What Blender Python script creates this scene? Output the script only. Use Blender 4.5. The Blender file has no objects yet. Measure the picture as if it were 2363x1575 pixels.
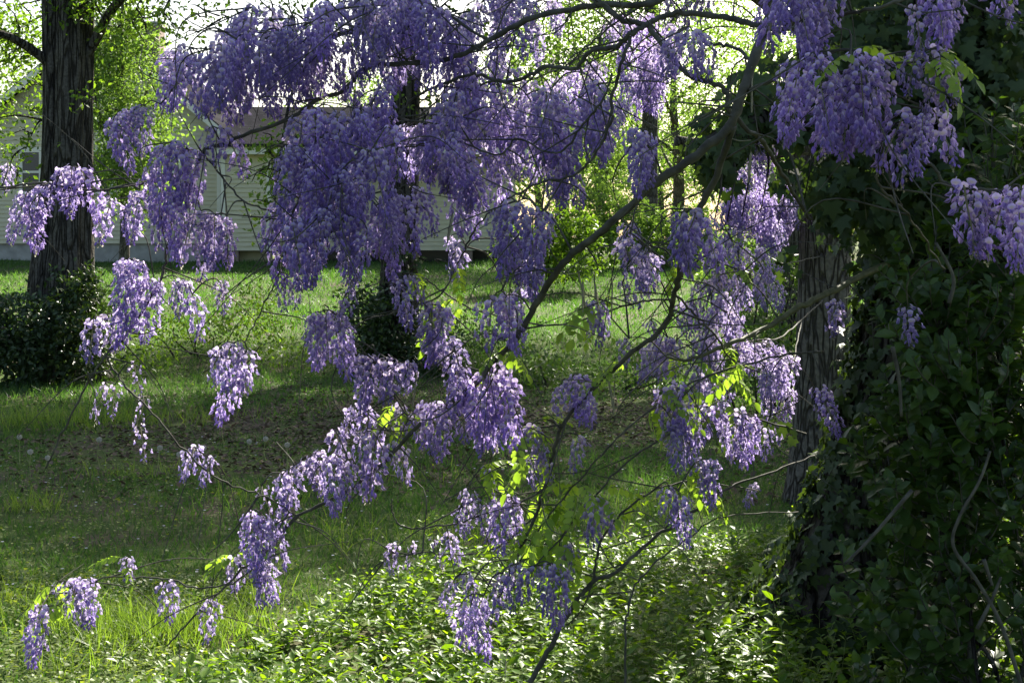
import bpy, math, random
import numpy as np
from mathutils import Vector, Matrix

random.seed(7); RNG = np.random.default_rng(7)
scene = bpy.context.scene
COL = scene.collection
R = math.radians

# ------------------------------------------------------------------ camera
FPX = 3282.0; CX = 1181.5; HY = 550.0; CAMZ = 1.6      # photo pixel scale, horizon row, eye height
cam = bpy.data.cameras.new('camera'); cam_o = bpy.data.objects.new('camera', cam); COL.objects.link(cam_o)
cam_o.location = (0, 0, CAMZ); cam_o.rotation_euler = (R(90), 0, 0)
cam.sensor_width = 36; cam.lens = 36 * FPX / 2363.0
cam.shift_y = -(787.5 - HY) / 2363.0
cam.clip_start = 0.05; cam.clip_end = 2000
scene.camera = cam_o

# ------------------------------------------------------------------ light
SUN_EL, SUN_AZ = 37.0, 23.0          # degrees; azimuth measured to the right of the view direction
w = bpy.data.worlds.new('World'); scene.world = w; w.use_nodes = True
nt = w.node_tree; nt.nodes.clear()
sky = nt.nodes.new('ShaderNodeTexSky'); sky.sky_type = 'NISHITA'; sky.sun_disc = False
sky.sun_elevation = R(SUN_EL); sky.sun_rotation = R(SUN_AZ)
sky.air_density = 1.0; sky.dust_density = 3.5; sky.ozone_density = 1.0; sky.altitude = 100
bg = nt.nodes.new('ShaderNodeBackground'); bg.inputs['Strength'].default_value = 0.072
wo = nt.nodes.new('ShaderNodeOutputWorld')
nt.links.new(sky.outputs[0], bg.inputs[0]); nt.links.new(bg.outputs[0], wo.inputs[0])
sun = bpy.data.lights.new('sun', 'SUN'); sun.energy = 5.0; sun.angle = R(0.6); sun.color = (1.0, 0.94, 0.82)
sun_o = bpy.data.objects.new('sun', sun); COL.objects.link(sun_o)
to_sun = Vector((math.sin(R(SUN_AZ)) * math.cos(R(SUN_EL)), math.cos(R(SUN_AZ)) * math.cos(R(SUN_EL)), math.sin(R(SUN_EL))))
sun_o.rotation_euler = to_sun.to_track_quat('Z', 'Y').to_euler(); sun_o.location = (8, 20, 30)
vs = scene.view_settings
vs.view_transform = 'Standard'; vs.look = 'None'; vs.exposure = 1.85; vs.gamma = 1.0; vs.use_curve_mapping = False

# ------------------------------------------------------------------ helpers
def P(px, py, Y):
    return np.array(((px - CX) * Y / FPX, Y, CAMZ - (py - HY) * Y / FPX))

def sstep(a, b, t):
    t = np.clip((t - a) / (b - a), 0, 1); return t * t * (3 - 2 * t)

def gz(x, y):
    """ground height: flat near the vine, a low bank at 16-19 m, rising gently to the house"""
    x = np.asarray(x, float); y = np.asarray(y, float)
    h = 0.32 * sstep(15.5, 19.5, y) + 0.68 * sstep(19, 40, y) + 0.5 * sstep(40, 90, y)
    h = h + 0.03 * np.sin(x * 0.9 + 1.3) * np.sin(y * 0.7) + 0.02 * np.sin(x * 2.1 + y * 1.3)
    return h

def new_obj(name, me, parent=None, loc=None):
    o = bpy.data.objects.new(name, me); COL.objects.link(o)
    if loc is not None: o.location = loc
    if parent is not None: o.parent = parent
    return o

def tag(o, label=None, cat=None, group=None, kind=None):
    if label: o['label'] = label
    if cat: o['category'] = cat
    if group: o['group'] = group
    if kind: o['kind'] = kind
    return o

def thing(name, loc, label, cat, group=None):
    o = bpy.data.objects.new(name, None); COL.objects.link(o); o.location = tuple(loc); o.empty_display_size = 0.2
    return tag(o, label, cat, group)

def mesh_np(name, V, F, mat, col=None, smooth=False):
    """V (N,3), F (M,k) uniform polygons"""
    V = np.ascontiguousarray(V, dtype=np.float32); F = np.ascontiguousarray(F, dtype=np.int32)
    me = bpy.data.meshes.new(name)
    n, (m, k) = len(V), F.shape
    me.vertices.add(n); me.vertices.foreach_set('co', V.ravel())
    me.loops.add(m * k); me.loops.foreach_set('vertex_index', F.ravel())
    me.polygons.add(m); me.polygons.foreach_set('loop_start', np.arange(0, m * k, k, dtype=np.int32))
    try: me.polygons.foreach_set('loop_total', np.full(m, k, dtype=np.int32))
    except Exception: pass
    if smooth: me.polygons.foreach_set('use_smooth', np.ones(m, dtype=bool))
    if col is not None:
        a = me.color_attributes.new('Col', 'FLOAT_COLOR', 'POINT')
        c = np.ones((n, 4), dtype=np.float32); c[:, :3] = col
        a.data.foreach_set('color', c.ravel())
    me.materials.append(mat); me.update(calc_edges=True); me.validate()
    return me

class MB:
    """small collector of polygons for one mesh"""
    def __init__(s): s.v = []; s.f = []
    def add(s, V, F):
        o = len(s.v); s.v += [tuple(map(float, p)) for p in V]; s.f += [tuple(int(i) + o for i in q) for q in F]; return s
    def box(s, x0, x1, y0, y1, z0, z1):
        V = [(x0,y0,z0),(x1,y0,z0),(x1,y1,z0),(x0,y1,z0),(x0,y0,z1),(x1,y0,z1),(x1,y1,z1),(x0,y1,z1)]
        return s.add(V, [(0,3,2,1),(4,5,6,7),(0,1,5,4),(1,2,6,5),(2,3,7,6),(3,0,4,7)])
    def prism(s, poly, d):
        """poly: list of 3-D points, extruded by vector d"""
        n = len(poly); V = [tuple(p) for p in poly] + [tuple(np.array(p) + d) for p in poly]
        F = [tuple(range(n))[::-1], tuple(range(n, 2 * n))] + [(i, (i + 1) % n, n + (i + 1) % n, n + i) for i in range(n)]
        return s.add(V, F)
    def build(s, name, mat, parent=None, origin=(0, 0, 0), smooth=False):
        me = bpy.data.meshes.new(name); o = np.array(origin)
        me.from_pydata([tuple(np.array(p) - o) for p in s.v], [], s.f)
        if smooth:
            for p in me.polygons: p.use_smooth = True
        me.materials.append(mat); me.update()
        return new_obj(name, me, parent)

def catmull(pts, n):
    """pts (k,d) -> smooth samples"""
    p = np.asarray(pts, float); k = len(p)
    if k == 2: p = np.vstack([p[0], (p[0] + p[1]) / 2, p[1]]); k = 3
    q = np.vstack([2 * p[0] - p[1], p, 2 * p[-1] - p[-2]])
    out = []
    for i in range(k - 1):
        a, b, c, d = q[i], q[i + 1], q[i + 2], q[i + 3]
        t = np.linspace(0, 1, n, endpoint=False)[:, None]
        out.append(0.5 * ((2 * b) + (c - a) * t + (2 * a - 5 * b + 4 * c - d) * t ** 2 + (3 * b - a - 3 * c + d) * t ** 3))
    out.append(p[-1:][:])
    return np.vstack(out)

def tube_geo(path, rad, sides=8, rough=0.0, lobes=None):
    path = np.asarray(path, float); n = len(path); rad = np.broadcast_to(np.asarray(rad, float), (n,))
    T = np.gradient(path, axis=0); T /= np.linalg.norm(T, axis=1, keepdims=True) + 1e-9
    N = np.cross(T[0], [0.31, 0.93, 0.2]); N /= np.linalg.norm(N) + 1e-9
    ang = np.linspace(0, 2 * np.pi, sides, endpoint=False)
    V = np.zeros((n, sides, 3))
    for i in range(n):
        N = N - T[i] * np.dot(N, T[i]); N /= np.linalg.norm(N) + 1e-9
        B = np.cross(T[i], N)
        r = np.full(sides, rad[i])
        if lobes is not None: r = r * lobes(ang, i / (n - 1))
        if rough: r = r * (1 + RNG.normal(0, rough, sides))
        V[i] = path[i] + r[:, None] * (np.cos(ang)[:, None] * N + np.sin(ang)[:, None] * B)
    idx = np.arange(n * sides).reshape(n, sides)
    a = idx[:-1]; b = np.roll(idx, -1, 1)[:-1]; c = np.roll(idx, -1, 1)[1:]; d = idx[1:]
    F = np.stack([a, b, c, d], -1).reshape(-1, 4)
    V = V.reshape(-1, 3)
    # close the ends with a cap point
    c0 = len(V); V = np.vstack([V, path[:1], path[-1:]])
    i0 = idx[0]; i1 = idx[-1]
    cap0 = np.stack([np.roll(i0, -1), i0, np.full(sides, c0), np.full(sides, c0)], -1)
    cap1 = np.stack([i1, np.roll(i1, -1), np.full(sides, c0 + 1), np.full(sides, c0 + 1)], -1)
    return V, F, np.vstack([cap0, cap1])[:, :3]

def tube_obj(name, path, rad, mat, parent=None, origin=(0, 0, 0), sides=8, rough=0.0, lobes=None):
    V, F, caps = tube_geo(path, rad, sides, rough, lobes)
    F3 = np.vstack([F[:, [0, 1, 2]], F[:, [0, 2, 3]], caps])
    me = mesh_np(name, V - np.array(origin), F3, mat, smooth=True)
    return new_obj(name, me, parent)

def tubes_joined(name, tubes, mat, parent=None, origin=(0, 0, 0), sides=4, kind=None):
    Vs, Fs, o = [], [], 0
    for path, rad in tubes:
        V, F, caps = tube_geo(path, rad, sides)
        Fs.append(np.vstack([F[:, [0, 1, 2]], F[:, [0, 2, 3]]]) + o); Vs.append(V); o += len(V)
    ob = new_obj(name, mesh_np(name, np.vstack(Vs) - np.array(origin), np.vstack(Fs), mat, smooth=True), parent)
    if kind: ob['kind'] = kind
    return ob

def norm(a): return a / (np.linalg.norm(a, axis=-1, keepdims=True) + 1e-9)

def frames(axis, nrm):
    """rows: x, y(axis), z(normal)"""
    y = norm(np.asarray(axis, float)); z = nrm - y * np.sum(nrm * y, -1, keepdims=True); z = norm(z)
    x = np.cross(y, z)
    return np.stack([x, y, z], 1)

def place(tmpl, tri, pos, fr, sc):
    """instance a template mesh many times -> one big V, F"""
    sc = np.asarray(sc, float)
    if sc.ndim == 1: sc = sc[:, None, None]
    else: sc = sc[:, None, :]
    V = np.einsum('nkj,njc->nkc', tmpl[None] * sc, fr) + pos[:, None, :]
    F = tri[None] + (np.arange(len(pos)) * len(tmpl))[:, None, None]
    return V.reshape(-1, 3), F.reshape(-1, tri.shape[1])

def rand_unit(n):
    return norm(RNG.normal(size=(n, 3)))

# leaf templates: leaf along +Y, upper face +Z, length 1
LEAF4 = (np.array([(0,0,0),(-.26,.5,.07),(0,1,-.06),(.26,.5,.07),(0,.48,-.02)], float), np.array([(0,4,1),(1,4,2),(2,4,3),(3,4,0)]))
LEAF2 = (LEAF4[0][:4], np.array([(0,2,1),(0,3,2)]))
OVATE = (np.array([(0,0,0),(-.2,.2,.05),(-.29,.48,.07),(-.17,.8,.0),(0,1.0,-.1),(.17,.8,.0),(.29,.48,.07),(.2,.2,.05),(0,.3,.0),(0,.65,-.02)], float),
         np.array([(0,8,1),(1,8,2),(2,8,9),(2,9,3),(3,9,4),(4,9,5),(5,9,6),(6,9,8),(6,8,7),(7,8,0)]))
IVY = (np.array([(0,.12,0),(-.2,-.02,-.03),(-.5,.16,-.08),(-.3,.36,.02),(-.44,.66,-.08),(-.17,.62,.03),(0,1.02,-.12),(.17,.62,.03),(.44,.66,-.08),(.3,.36,.02),(.5,.16,-.08),(.2,-.02,-.03),(0,.42,.03)], float),
       np.array([(0,12,1),(1,12,2),(2,12,3),(3,12,4),(4,12,5),(5,12,6),(6,12,7),(7,12,8),(8,12,9),(9,12,10),(10,12,11),(11,12,0)]))
def blade_template(bend, wdt=0.035):
    return (np.array([(-wdt,0,0),(wdt,0,0),(-wdt*.8,.5,-bend*.25),(wdt*.8,.5,-bend*.25),(0,.95,-bend)], float), np.array([(0,1,3),(0,3,2),(2,3,4)]))

# ------------------------------------------------------------------ materials
def nodes_of(m):
    m.use_nodes = True; t = m.node_tree; t.nodes.clear(); return t, t.nodes, t.links

def leaf_mat(name, c1, c2, tr, trmix=0.4, rough=0.45, spec=0.4, c3=None):
    m = bpy.data.materials.new(name); t, N, L = nodes_of(m)
    out = N.new('ShaderNodeOutputMaterial'); geo = N.new('ShaderNodeNewGeometry')
    ramp = N.new('ShaderNodeValToRGB'); ramp.color_ramp.elements[0].color = (*c1, 1); ramp.color_ramp.elements[1].color = (*c2, 1)
    if c3:
        e = ramp.color_ramp.elements.new(0.93); e.color = (*c2, 1); ramp.color_ramp.elements[-1].color = (*c3, 1)
    L.new(geo.outputs['Random Per Island'], ramp.inputs[0])
    p = N.new('ShaderNodeBsdfPrincipled'); L.new(ramp.outputs[0], p.inputs['Base Color'])
    p.inputs['Roughness'].default_value = rough; p.inputs['Specular IOR Level'].default_value = spec
    mx = N.new('ShaderNodeMix'); mx.data_type = 'RGBA'; mx.blend_type = 'MULTIPLY'; mx.inputs[0].default_value = 1
    L.new(ramp.outputs[0], mx.inputs[6]); mx.inputs[7].default_value = (*tr, 1)
    tb = N.new('ShaderNodeBsdfTranslucent'); L.new(mx.outputs[2], tb.inputs[0])
    ms = N.new('ShaderNodeMixShader'); ms.inputs[0].default_value = trmix
    L.new(p.outputs[0], ms.inputs[1]); L.new(tb.outputs[0], ms.inputs[2]); L.new(ms.outputs[0], out.inputs[0])
    return m

def plain_mat(name, c1, c2=None, scale=8.0, rough=0.8, bump=0.3, stretch=(1, 1, 1), detail=6, spec=0.3, bdist=0.02, obj=True):
    m = bpy.data.materials.new(name); t, N, L = nodes_of(m)
    out = N.new('ShaderNodeOutputMaterial'); p = N.new('ShaderNodeBsdfPrincipled')
    p.inputs['Roughness'].default_value = rough; p.inputs['Specular IOR Level'].default_value = spec
    tc = N.new('ShaderNodeTexCoord'); mp = N.new('ShaderNodeMapping'); mp.inputs['Scale'].default_value = stretch
    L.new(tc.outputs['Object'], mp.inputs[0])
    nz = N.new('ShaderNodeTexNoise'); nz.inputs['Scale'].default_value = scale; nz.inputs['Detail'].default_value = detail
    L.new(mp.outputs[0], nz.inputs['Vector'])
    ramp = N.new('ShaderNodeValToRGB'); ramp.color_ramp.elements[0].position = .32; ramp.color_ramp.elements[1].position = .68
    ramp.color_ramp.elements[0].color = (*c1, 1); ramp.color_ramp.elements[1].color = (*(c2 or c1), 1)
    L.new(nz.outputs['Fac'], ramp.inputs[0]); L.new(ramp.outputs[0], p.inputs['Base Color'])
    if bump:
        b = N.new('ShaderNodeBump'); b.inputs['Strength'].default_value = bump; b.inputs['Distance'].default_value = bdist
        L.new(nz.outputs['Fac'], b.inputs['Height']); L.new(b.outputs[0], p.inputs['Normal'])
    L.new(p.outputs[0], out.inputs[0])
    return m

def bark_mat(name, dark, c1, c2, scale=13.0, zs=.13):
    m = bpy.data.materials.new(name); t, N, L = nodes_of(m)
    out = N.new('ShaderNodeOutputMaterial'); p = N.new('ShaderNodeBsdfPrincipled'); p.inputs['Roughness'].default_value = .95; p.inputs['Specular IOR Level'].default_value = .08
    tc = N.new('ShaderNodeTexCoord'); mp = N.new('ShaderNodeMapping'); mp.inputs['Scale'].default_value = (1, 1, zs); L.new(tc.outputs['Object'], mp.inputs[0])
    wn = N.new('ShaderNodeTexNoise'); wn.inputs['Scale'].default_value = 9; wn.inputs['Detail'].default_value = 4; L.new(mp.outputs[0], wn.inputs['Vector'])
    wa = N.new('ShaderNodeMix'); wa.data_type = 'RGBA'; wa.blend_type = 'LINEAR_LIGHT'; wa.inputs[0].default_value = .06; L.new(mp.outputs[0], wa.inputs[6]); L.new(wn.outputs['Color'], wa.inputs[7])
    vo = N.new('ShaderNodeTexVoronoi'); vo.feature = 'DISTANCE_TO_EDGE'; vo.inputs['Scale'].default_value = scale; L.new(wa.outputs[2], vo.inputs['Vector'])
    nz = N.new('ShaderNodeTexNoise'); nz.inputs['Scale'].default_value = 38; nz.inputs['Detail'].default_value = 8; L.new(tc.outputs['Object'], nz.inputs['Vector'])
    r1 = N.new('ShaderNodeValToRGB'); r1.color_ramp.elements[0].position = .3; r1.color_ramp.elements[1].position = .72; r1.color_ramp.elements[0].color = (*c1, 1); r1.color_ramp.elements[1].color = (*c2, 1); L.new(nz.outputs['Fac'], r1.inputs[0])
    cr = N.new('ShaderNodeMapRange'); cr.inputs[1].default_value = .0; cr.inputs[2].default_value = .13; L.new(vo.outputs['Distance'], cr.inputs[0])
    mx = N.new('ShaderNodeMix'); mx.data_type = 'RGBA'; L.new(cr.outputs[0], mx.inputs[0]); mx.inputs[6].default_value = (*dark, 1); L.new(r1.outputs[0], mx.inputs[7]); L.new(mx.outputs[2], p.inputs['Base Color'])
    ad = N.new('ShaderNodeMath'); ad.operation = 'MULTIPLY_ADD'; L.new(nz.outputs['Fac'], ad.inputs[0]); ad.inputs[1].default_value = .35; L.new(cr.outputs[0], ad.inputs[2])
    b = N.new('ShaderNodeBump'); b.inputs['Strength'].default_value = 1; b.inputs['Distance'].default_value = .035; L.new(ad.outputs[0], b.inputs['Height']); L.new(b.outputs[0], p.inputs['Normal'])
    L.new(p.outputs[0], out.inputs[0]); return m

def petal_mat():
    m = bpy.data.materials.new('petal'); t, N, L = nodes_of(m)
    out = N.new('ShaderNodeOutputMaterial'); at = N.new('ShaderNodeVertexColor'); at.layer_name = 'Col'
    oi = N.new('ShaderNodeObjectInfo'); hs = N.new('ShaderNodeHueSaturation')
    mr = N.new('ShaderNodeMapRange'); mr.inputs[3].default_value = .78; mr.inputs[4].default_value = 1.2
    L.new(oi.outputs['Random'], mr.inputs[0]); L.new(mr.outputs[0], hs.inputs['Value'])
    mr2 = N.new('ShaderNodeMapRange'); mr2.inputs[3].default_value = .492; mr2.inputs[4].default_value = .512
    L.new(oi.outputs['Random'], mr2.inputs[0]); L.new(mr2.outputs[0], hs.inputs['Hue'])
    L.new(at.outputs[0], hs.inputs['Color'])
    p = N.new('ShaderNodeBsdfPrincipled'); p.inputs['Roughness'].default_value = .5; p.inputs['Specular IOR Level'].default_value = .35
    L.new(hs.outputs[0], p.inputs['Base Color'])
    tb = N.new('ShaderNodeBsdfTranslucent'); mx = N.new('ShaderNodeMix'); mx.data_type = 'RGBA'; mx.inputs[0].default_value = .32; mx.inputs[7].default_value = (.95, .82, 1.0, 1)
    L.new(hs.outputs[0], mx.inputs[6]); L.new(mx.outputs[2], tb.inputs[0])
    ms = N.new('ShaderNodeMixShader'); ms.inputs[0].default_value = .5
    L.new(p.outputs[0], ms.inputs[1]); L.new(tb.outputs[0], ms.inputs[2]); L.new(ms.outputs[0], out.inputs[0])
    return m

def ground_mat():
    m = bpy.data.materials.new('ground'); t, N, L = nodes_of(m)
    out = N.new('ShaderNodeOutputMaterial'); p = N.new('ShaderNodeBsdfPrincipled'); p.inputs['Roughness'].default_value = .95
    p.inputs['Specular IOR Level'].default_value = .1
    tc = N.new('ShaderNodeTexCoord')
    n1 = N.new('ShaderNodeTexNoise'); n1.inputs['Scale'].default_value = .55; n1.inputs['Detail'].default_value = 5; L.new(tc.outputs['Object'], n1.inputs['Vector'])
    n2 = N.new('ShaderNodeTexNoise'); n2.inputs['Scale'].default_value = 14; n2.inputs['Detail'].default_value = 8; L.new(tc.outputs['Object'], n2.inputs['Vector'])
    r1 = N.new('ShaderNodeValToRGB'); r1.color_ramp.elements[0].position = .36; r1.color_ramp.elements[1].position = .46; L.new(n1.outputs['Fac'], r1.inputs[0])
    g = N.new('ShaderNodeValToRGB'); g.color_ramp.elements[0].color = (.03, .05, .012, 1); g.color_ramp.elements[1].color = (.1, .135, .034, 1); L.new(n2.outputs['Fac'], g.inputs[0])
    d = N.new('ShaderNodeValToRGB'); d.color_ramp.elements[0].color = (.04, .03, .022, 1); d.color_ramp.elements[1].color = (.13, .1, .072, 1); L.new(n2.outputs['Fac'], d.inputs[0])
    mx = N.new('ShaderNodeMix'); mx.data_type = 'RGBA'; L.new(r1.outputs[0], mx.inputs[0]); L.new(d.outputs[0], mx.inputs[6]); L.new(g.outputs[0], mx.inputs[7])
    L.new(mx.outputs[2], p.inputs['Base Color'])
    b = N.new('ShaderNodeBump'); b.inputs['Strength'].default_value = .8; b.inputs['Distance'].default_value = .04; L.new(n2.outputs['Fac'], b.inputs['Height']); L.new(b.outputs[0], p.inputs['Normal'])
    L.new(p.outputs[0], out.inputs[0]); return m

def roof_mat():
    m = bpy.data.materials.new('shingles'); t, N, L = nodes_of(m)
    out = N.new('ShaderNodeOutputMaterial'); p = N.new('ShaderNodeBsdfPrincipled'); p.inputs['Roughness'].default_value = .95
    p.inputs['Specular IOR Level'].default_value = 0
    tc = N.new('ShaderNodeTexCoord'); mp = N.new('ShaderNodeMapping'); mp.inputs['Scale'].default_value = (1, .0, 1.6)
    br = N.new('ShaderNodeTexBrick'); br.inputs['Scale'].default_value = 4; br.inputs['Color1'].default_value = (.028, .028, .031, 1); br.inputs['Color2'].default_value = (.045, .044, .048, 1); br.inputs['Mortar'].default_value = (.018, .017, .017, 1)
    mp.inputs['Rotation'].default_value = (R(-90), 0, 0)
    L.new(tc.outputs['Object'], mp.inputs[0]); L.new(mp.outputs[0], br.inputs['Vector'])
    L.new(br.outputs['Color'], p.inputs['Base Color']); L.new(p.outputs[0], out.inputs[0]); return m

M = {}
M['ground'] = ground_mat()
M['petal'] = petal_mat()
M['bark_grey'] = bark_mat('bark_grey', (.036, .032, .027), (.06, .054, .046), (.13, .12, .104), 17, .12)
M['bark_pale'] = bark_mat('bark_pale', (.055, .049, .041), (.085, .076, .065), (.17, .155, .132), 24, .16)
M['bark_dark'] = bark_mat('bark_dark', (.016, .014, .012), (.042, .037, .031), (.105, .094, .08), 14, .16)
M['vine_bark'] = plain_mat('vine_bark', (.035, .033, .026), (.105, .1, .08), 26, .85, .7, (1, 1, 1), 6, .25, .006)
M['vine_green'] = plain_mat('vine_green', (.07, .07, .028), (.14, .135, .06), 30, .7, .4, (1, 1, 1), 5, .3, .004)
M['stalk'] = plain_mat('stalk', (.16, .2, .06), (.3, .32, .12), 20, .7, 0)
M['siding'] = plain_mat('siding', (.55, .5, .33), (.65, .59, .41), 2.2, .6, .05, (1, 1, 4), 5, .3)
M['trim'] = plain_mat('trim', (.72, .69, .56), (.8, .77, .65), 3, .55, .03)
M['stucco'] = plain_mat('stucco', (.28, .27, .24), (.42, .4, .36), 5, .95, .5)
M['panel'] = plain_mat('panel', (.27, .25, .14), (.34, .31, .19), 4, .9, .2)
M['brick'] = plain_mat('brick', (.2, .14, .11), (.3, .23, .19), 14, .9, .5)
M['roof'] = roof_mat()
M['dark'] = plain_mat('glass_and_gap_shade', (.03, .035, .04), (.05, .055, .06), 2, .08, 0, spec=.6)  # window glass, and the painted shade behind the wing's piers
M['grass'] = leaf_mat('grass', (.026, .066, .018), (.07, .13, .04), (1.9, 2.1, .7), .5, .5, .35)
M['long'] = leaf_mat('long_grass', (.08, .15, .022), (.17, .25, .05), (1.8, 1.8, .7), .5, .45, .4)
M['grass_dry'] = leaf_mat('grass_dry', (.14, .13, .06), (.26, .24, .12), (1.2, 1.2, .9), .3, .6, .3)
M['clover'] = leaf_mat('clover', (.085, .14, .026), (.19, .25, .06), (1.9, 1.8, .6), .45, .45, .35)
M['gcover'] = leaf_mat('ground_cover_leaf', (.045, .1, .012), (.115, .2, .025), (2.3, 2.1, .35), .5, .4, .26, (.16, .25, .03))
M['ivy'] = leaf_mat('ivy_leaf', (.024, .042, .014), (.06, .092, .032), (1.8, 2.0, .5), .22, .5, .25)
M['ivy2'] = leaf_mat('ivy_bush_leaf', (.02, .038, .012), (.05, .082, .027), (1.8, 2.0, .5), .25, .4, .4)
M['shrub'] = leaf_mat('shrub_leaf', (.026, .054, .013), (.062, .108, .026), (2.4, 2.5, .4), .4, .36, .42)
M['young'] = leaf_mat('young_leaf', (.15, .24, .03), (.26, .36, .07), (1.5, 1.6, .6), .5, .45, .35)
M['lit'] = leaf_mat('spring_leaf', (.085, .15, .03), (.17, .25, .06), (1.7, 1.8, .9), .48, .5, .3)
M['oak'] = leaf_mat('shade_tree_leaf', (.05, .1, .015), (.12, .19, .03), (2.0, 2.1, .6), .45, .45, .3)
M['deep'] = leaf_mat('deep_leaf', (.035, .07, .014), (.08, .14, .03), (1.9, 2.0, .6), .4, .45, .35)
M['litter'] = leaf_mat('litter', (.06, .042, .03), (.17, .125, .085), (1, 1, 1), .1, .8, .2)
M['pod'] = plain_mat('pod', (.16, .15, .1), (.28, .26, .18), 20, .8, .2)
M['clock'] = leaf_mat('seed_head', (.5, .5, .46), (.65, .65, .6), (1, 1, 1), .5, .8, .1)
M['white_petal'] = leaf_mat('white_petal', (.6, .58, .7), (.75, .75, .8), (1, 1, 1), .4, .6, .2)

# ------------------------------------------------------------------ ground
def make_ground():
    ys = np.concatenate([np.linspace(-8, 24, 90), np.linspace(24.6, 60, 50), np.linspace(64, 400, 30)])
    xs = np.concatenate([np.linspace(-250, -26, 12), np.linspace(-25, 25, 110), np.linspace(26, 250, 12)])
    X, Y = np.meshgrid(xs, ys); Z = gz(X, Y)
    V = np.stack([X, Y, Z], -1).reshape(-1, 3)
    nx = len(xs); i = np.arange(len(ys) * nx).reshape(len(ys), nx)
    F = np.stack([i[:-1, :-1], i[:-1, 1:], i[1:, 1:], i[1:, :-1]], -1).reshape(-1, 4)
    o = new_obj('ground', mesh_np('ground', V, F, M['ground'], smooth=True)); o['kind'] = 'structure'
make_ground()

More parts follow.
